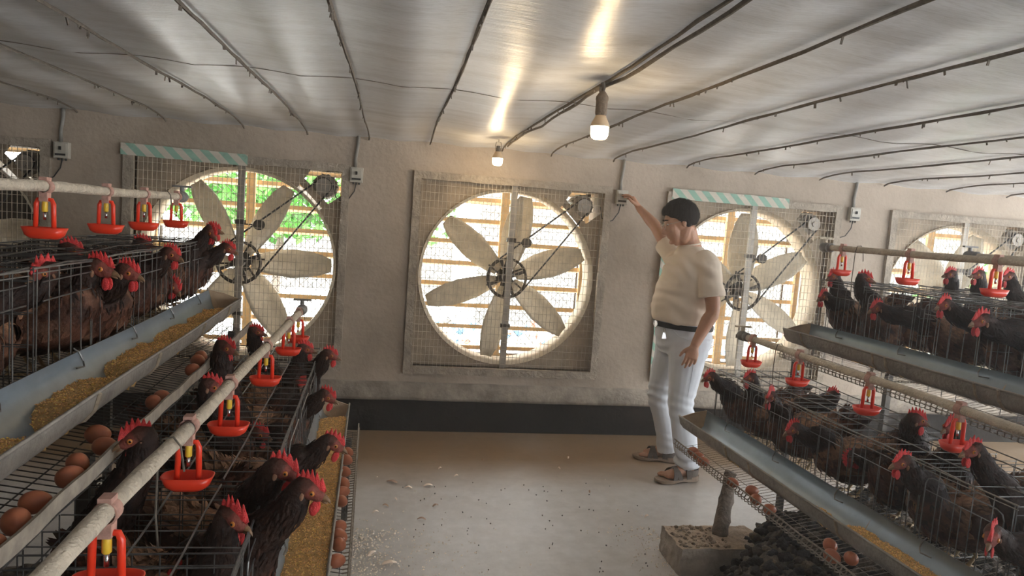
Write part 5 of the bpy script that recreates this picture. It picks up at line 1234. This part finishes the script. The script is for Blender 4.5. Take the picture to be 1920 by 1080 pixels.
# ring and sandals
def sandal(heel, toe, side, lab):
    heel, toe = V(heel), V(toe); heel.z = toe.z = 0; d = (toe-heel).normalized(); s = V((-d.y, d.x, 0)); sn = bpy.data.objects.new('sandal', None); COL.objects.link(sn); sn.parent = man; MW[sn.name] = MW[man.name]
    mb = MB(); vs = []; N = 36
    for i in range(N+1):
        u = i/N; x = -.028+.305*u; w_ = (.034+.016*math.sin(PI*min(1, u*.75+.12))-.004*math.sin(PI*u*2))*math.sqrt(max(.02, 1-(max(0, u-.80)/.205)**2))*math.sqrt(max(.05, 1-(max(0, .12-u)/.13)**2)); arch = .010*max(0, math.sin(PI*(u-.28)/.35)) if .28 < u < .63 else 0
        tz = .036-.010*min(1, max(0, u-.3)/.4); lo = .002+arch+.012*max(0, (u-.9)/.1)
        for y_, z_ in ((-w_, lo), (w_, lo), (w_*1.04, tz), (-w_*1.04, tz)): vs.append(heel+d*x+s*y_+V((0, 0, z_)))
    mb.add(vs, [(i*4+j, i*4+(j+1) % 4, (i+1)*4+(j+1) % 4, (i+1)*4+j) for i in range(N) for j in range(4)]+[(0, 1, 2, 3), tuple(N*4+j for j in (3, 2, 1, 0))]); bevel(mb.build('sole', M['sole'], sn), .004)
    def strap(x0, x1, h, w0, wd, skew=0):
        mb = MB(); vs = []; K_ = 12
        for i in range(K_+1):
            a = PI*i/K_; c = heel+d*(x0+(x1-x0)*i/K_)+s*(-w0*math.cos(a))+V((0, 0, .026+h*math.sin(a))); o_ = (s*(-math.cos(a))+V((0, 0, math.sin(a))))*.004
            for k_, q_ in ((-1, 0), (1, 0), (1, 1), (-1, 1)): vs.append(c+d*wd*k_/2+o_*q_)
        mb.add(vs, [(i*4+j, i*4+(j+1) % 4, (i+1)*4+(j+1) % 4, (i+1)*4+j) for i in range(K_) for j in range(4)]); mb.build('strap', M['sandal'], sn)
    strap(.172, .125, .062, .053, .030); strap(.118, .166, .066, .053, .030); strap(.082, .062, .092, .047, .034)
    mb = MB(); pts = [heel+d*(.055-.082*math.sin(PI*i/12))+s*(-.040*math.cos(PI*i/12))+V((0, 0, .062)) for i in range(13)]; vs = []
    for i, p in enumerate(pts): o_ = (p-(heel+d*.04+V((0, 0, .062)))).normalized()*.004; vs += [p-V((0, 0, .024)), p+V((0, 0, .016)), p+V((0, 0, .016))+o_, p-V((0, 0, .024))+o_]
    mb.add(vs, [(i*4+j, i*4+(j+1) % 4, (i+1)*4+(j+1) % 4, (i+1)*4+j) for i in range(12) for j in range(4)]); mb.build('heel_strap', M['sandal'], sn)
sandal(LH, LT, 1, ''); sandal(RHh, RT, -1, '')
# ------------------------------------------------------------------ dusty air inside the house, added to lift the darks at right
def haze(DEN, x0, x1, lab):
  hm = bpy.data.materials.new('added_dusty_air'); hm.use_nodes = True; nt = hm.node_tree
  for n in list(nt.nodes):
      if n.type != 'OUTPUT_MATERIAL': nt.nodes.remove(n)
  vs_ = nt.nodes.new('ShaderNodeVolumeScatter'); vs_.inputs['Density'].default_value = DEN; vs_.inputs['Anisotropy'].default_value = .45; vs_.inputs['Color'].default_value = (1, .98, .95, 1)
  nt.links.new(vs_.outputs[0], nt.nodes['Material Output'].inputs['Volume'])
  mb = MB(); mb.box((x0, YB+.01, .012), (x1, YW-.06, ZC-.05)); solo(mb, 'added_dust_haze', hm, lab, 'haze', kind='stuff', origin=(0, 0, 0))
haze(.021, -.35, XR-.01, 'dusty haze added over the aisle and the right cage row to lift the darks')
haze(.005, XL+.01, -.351, 'thinner haze added over the left cage row, which stays dark')
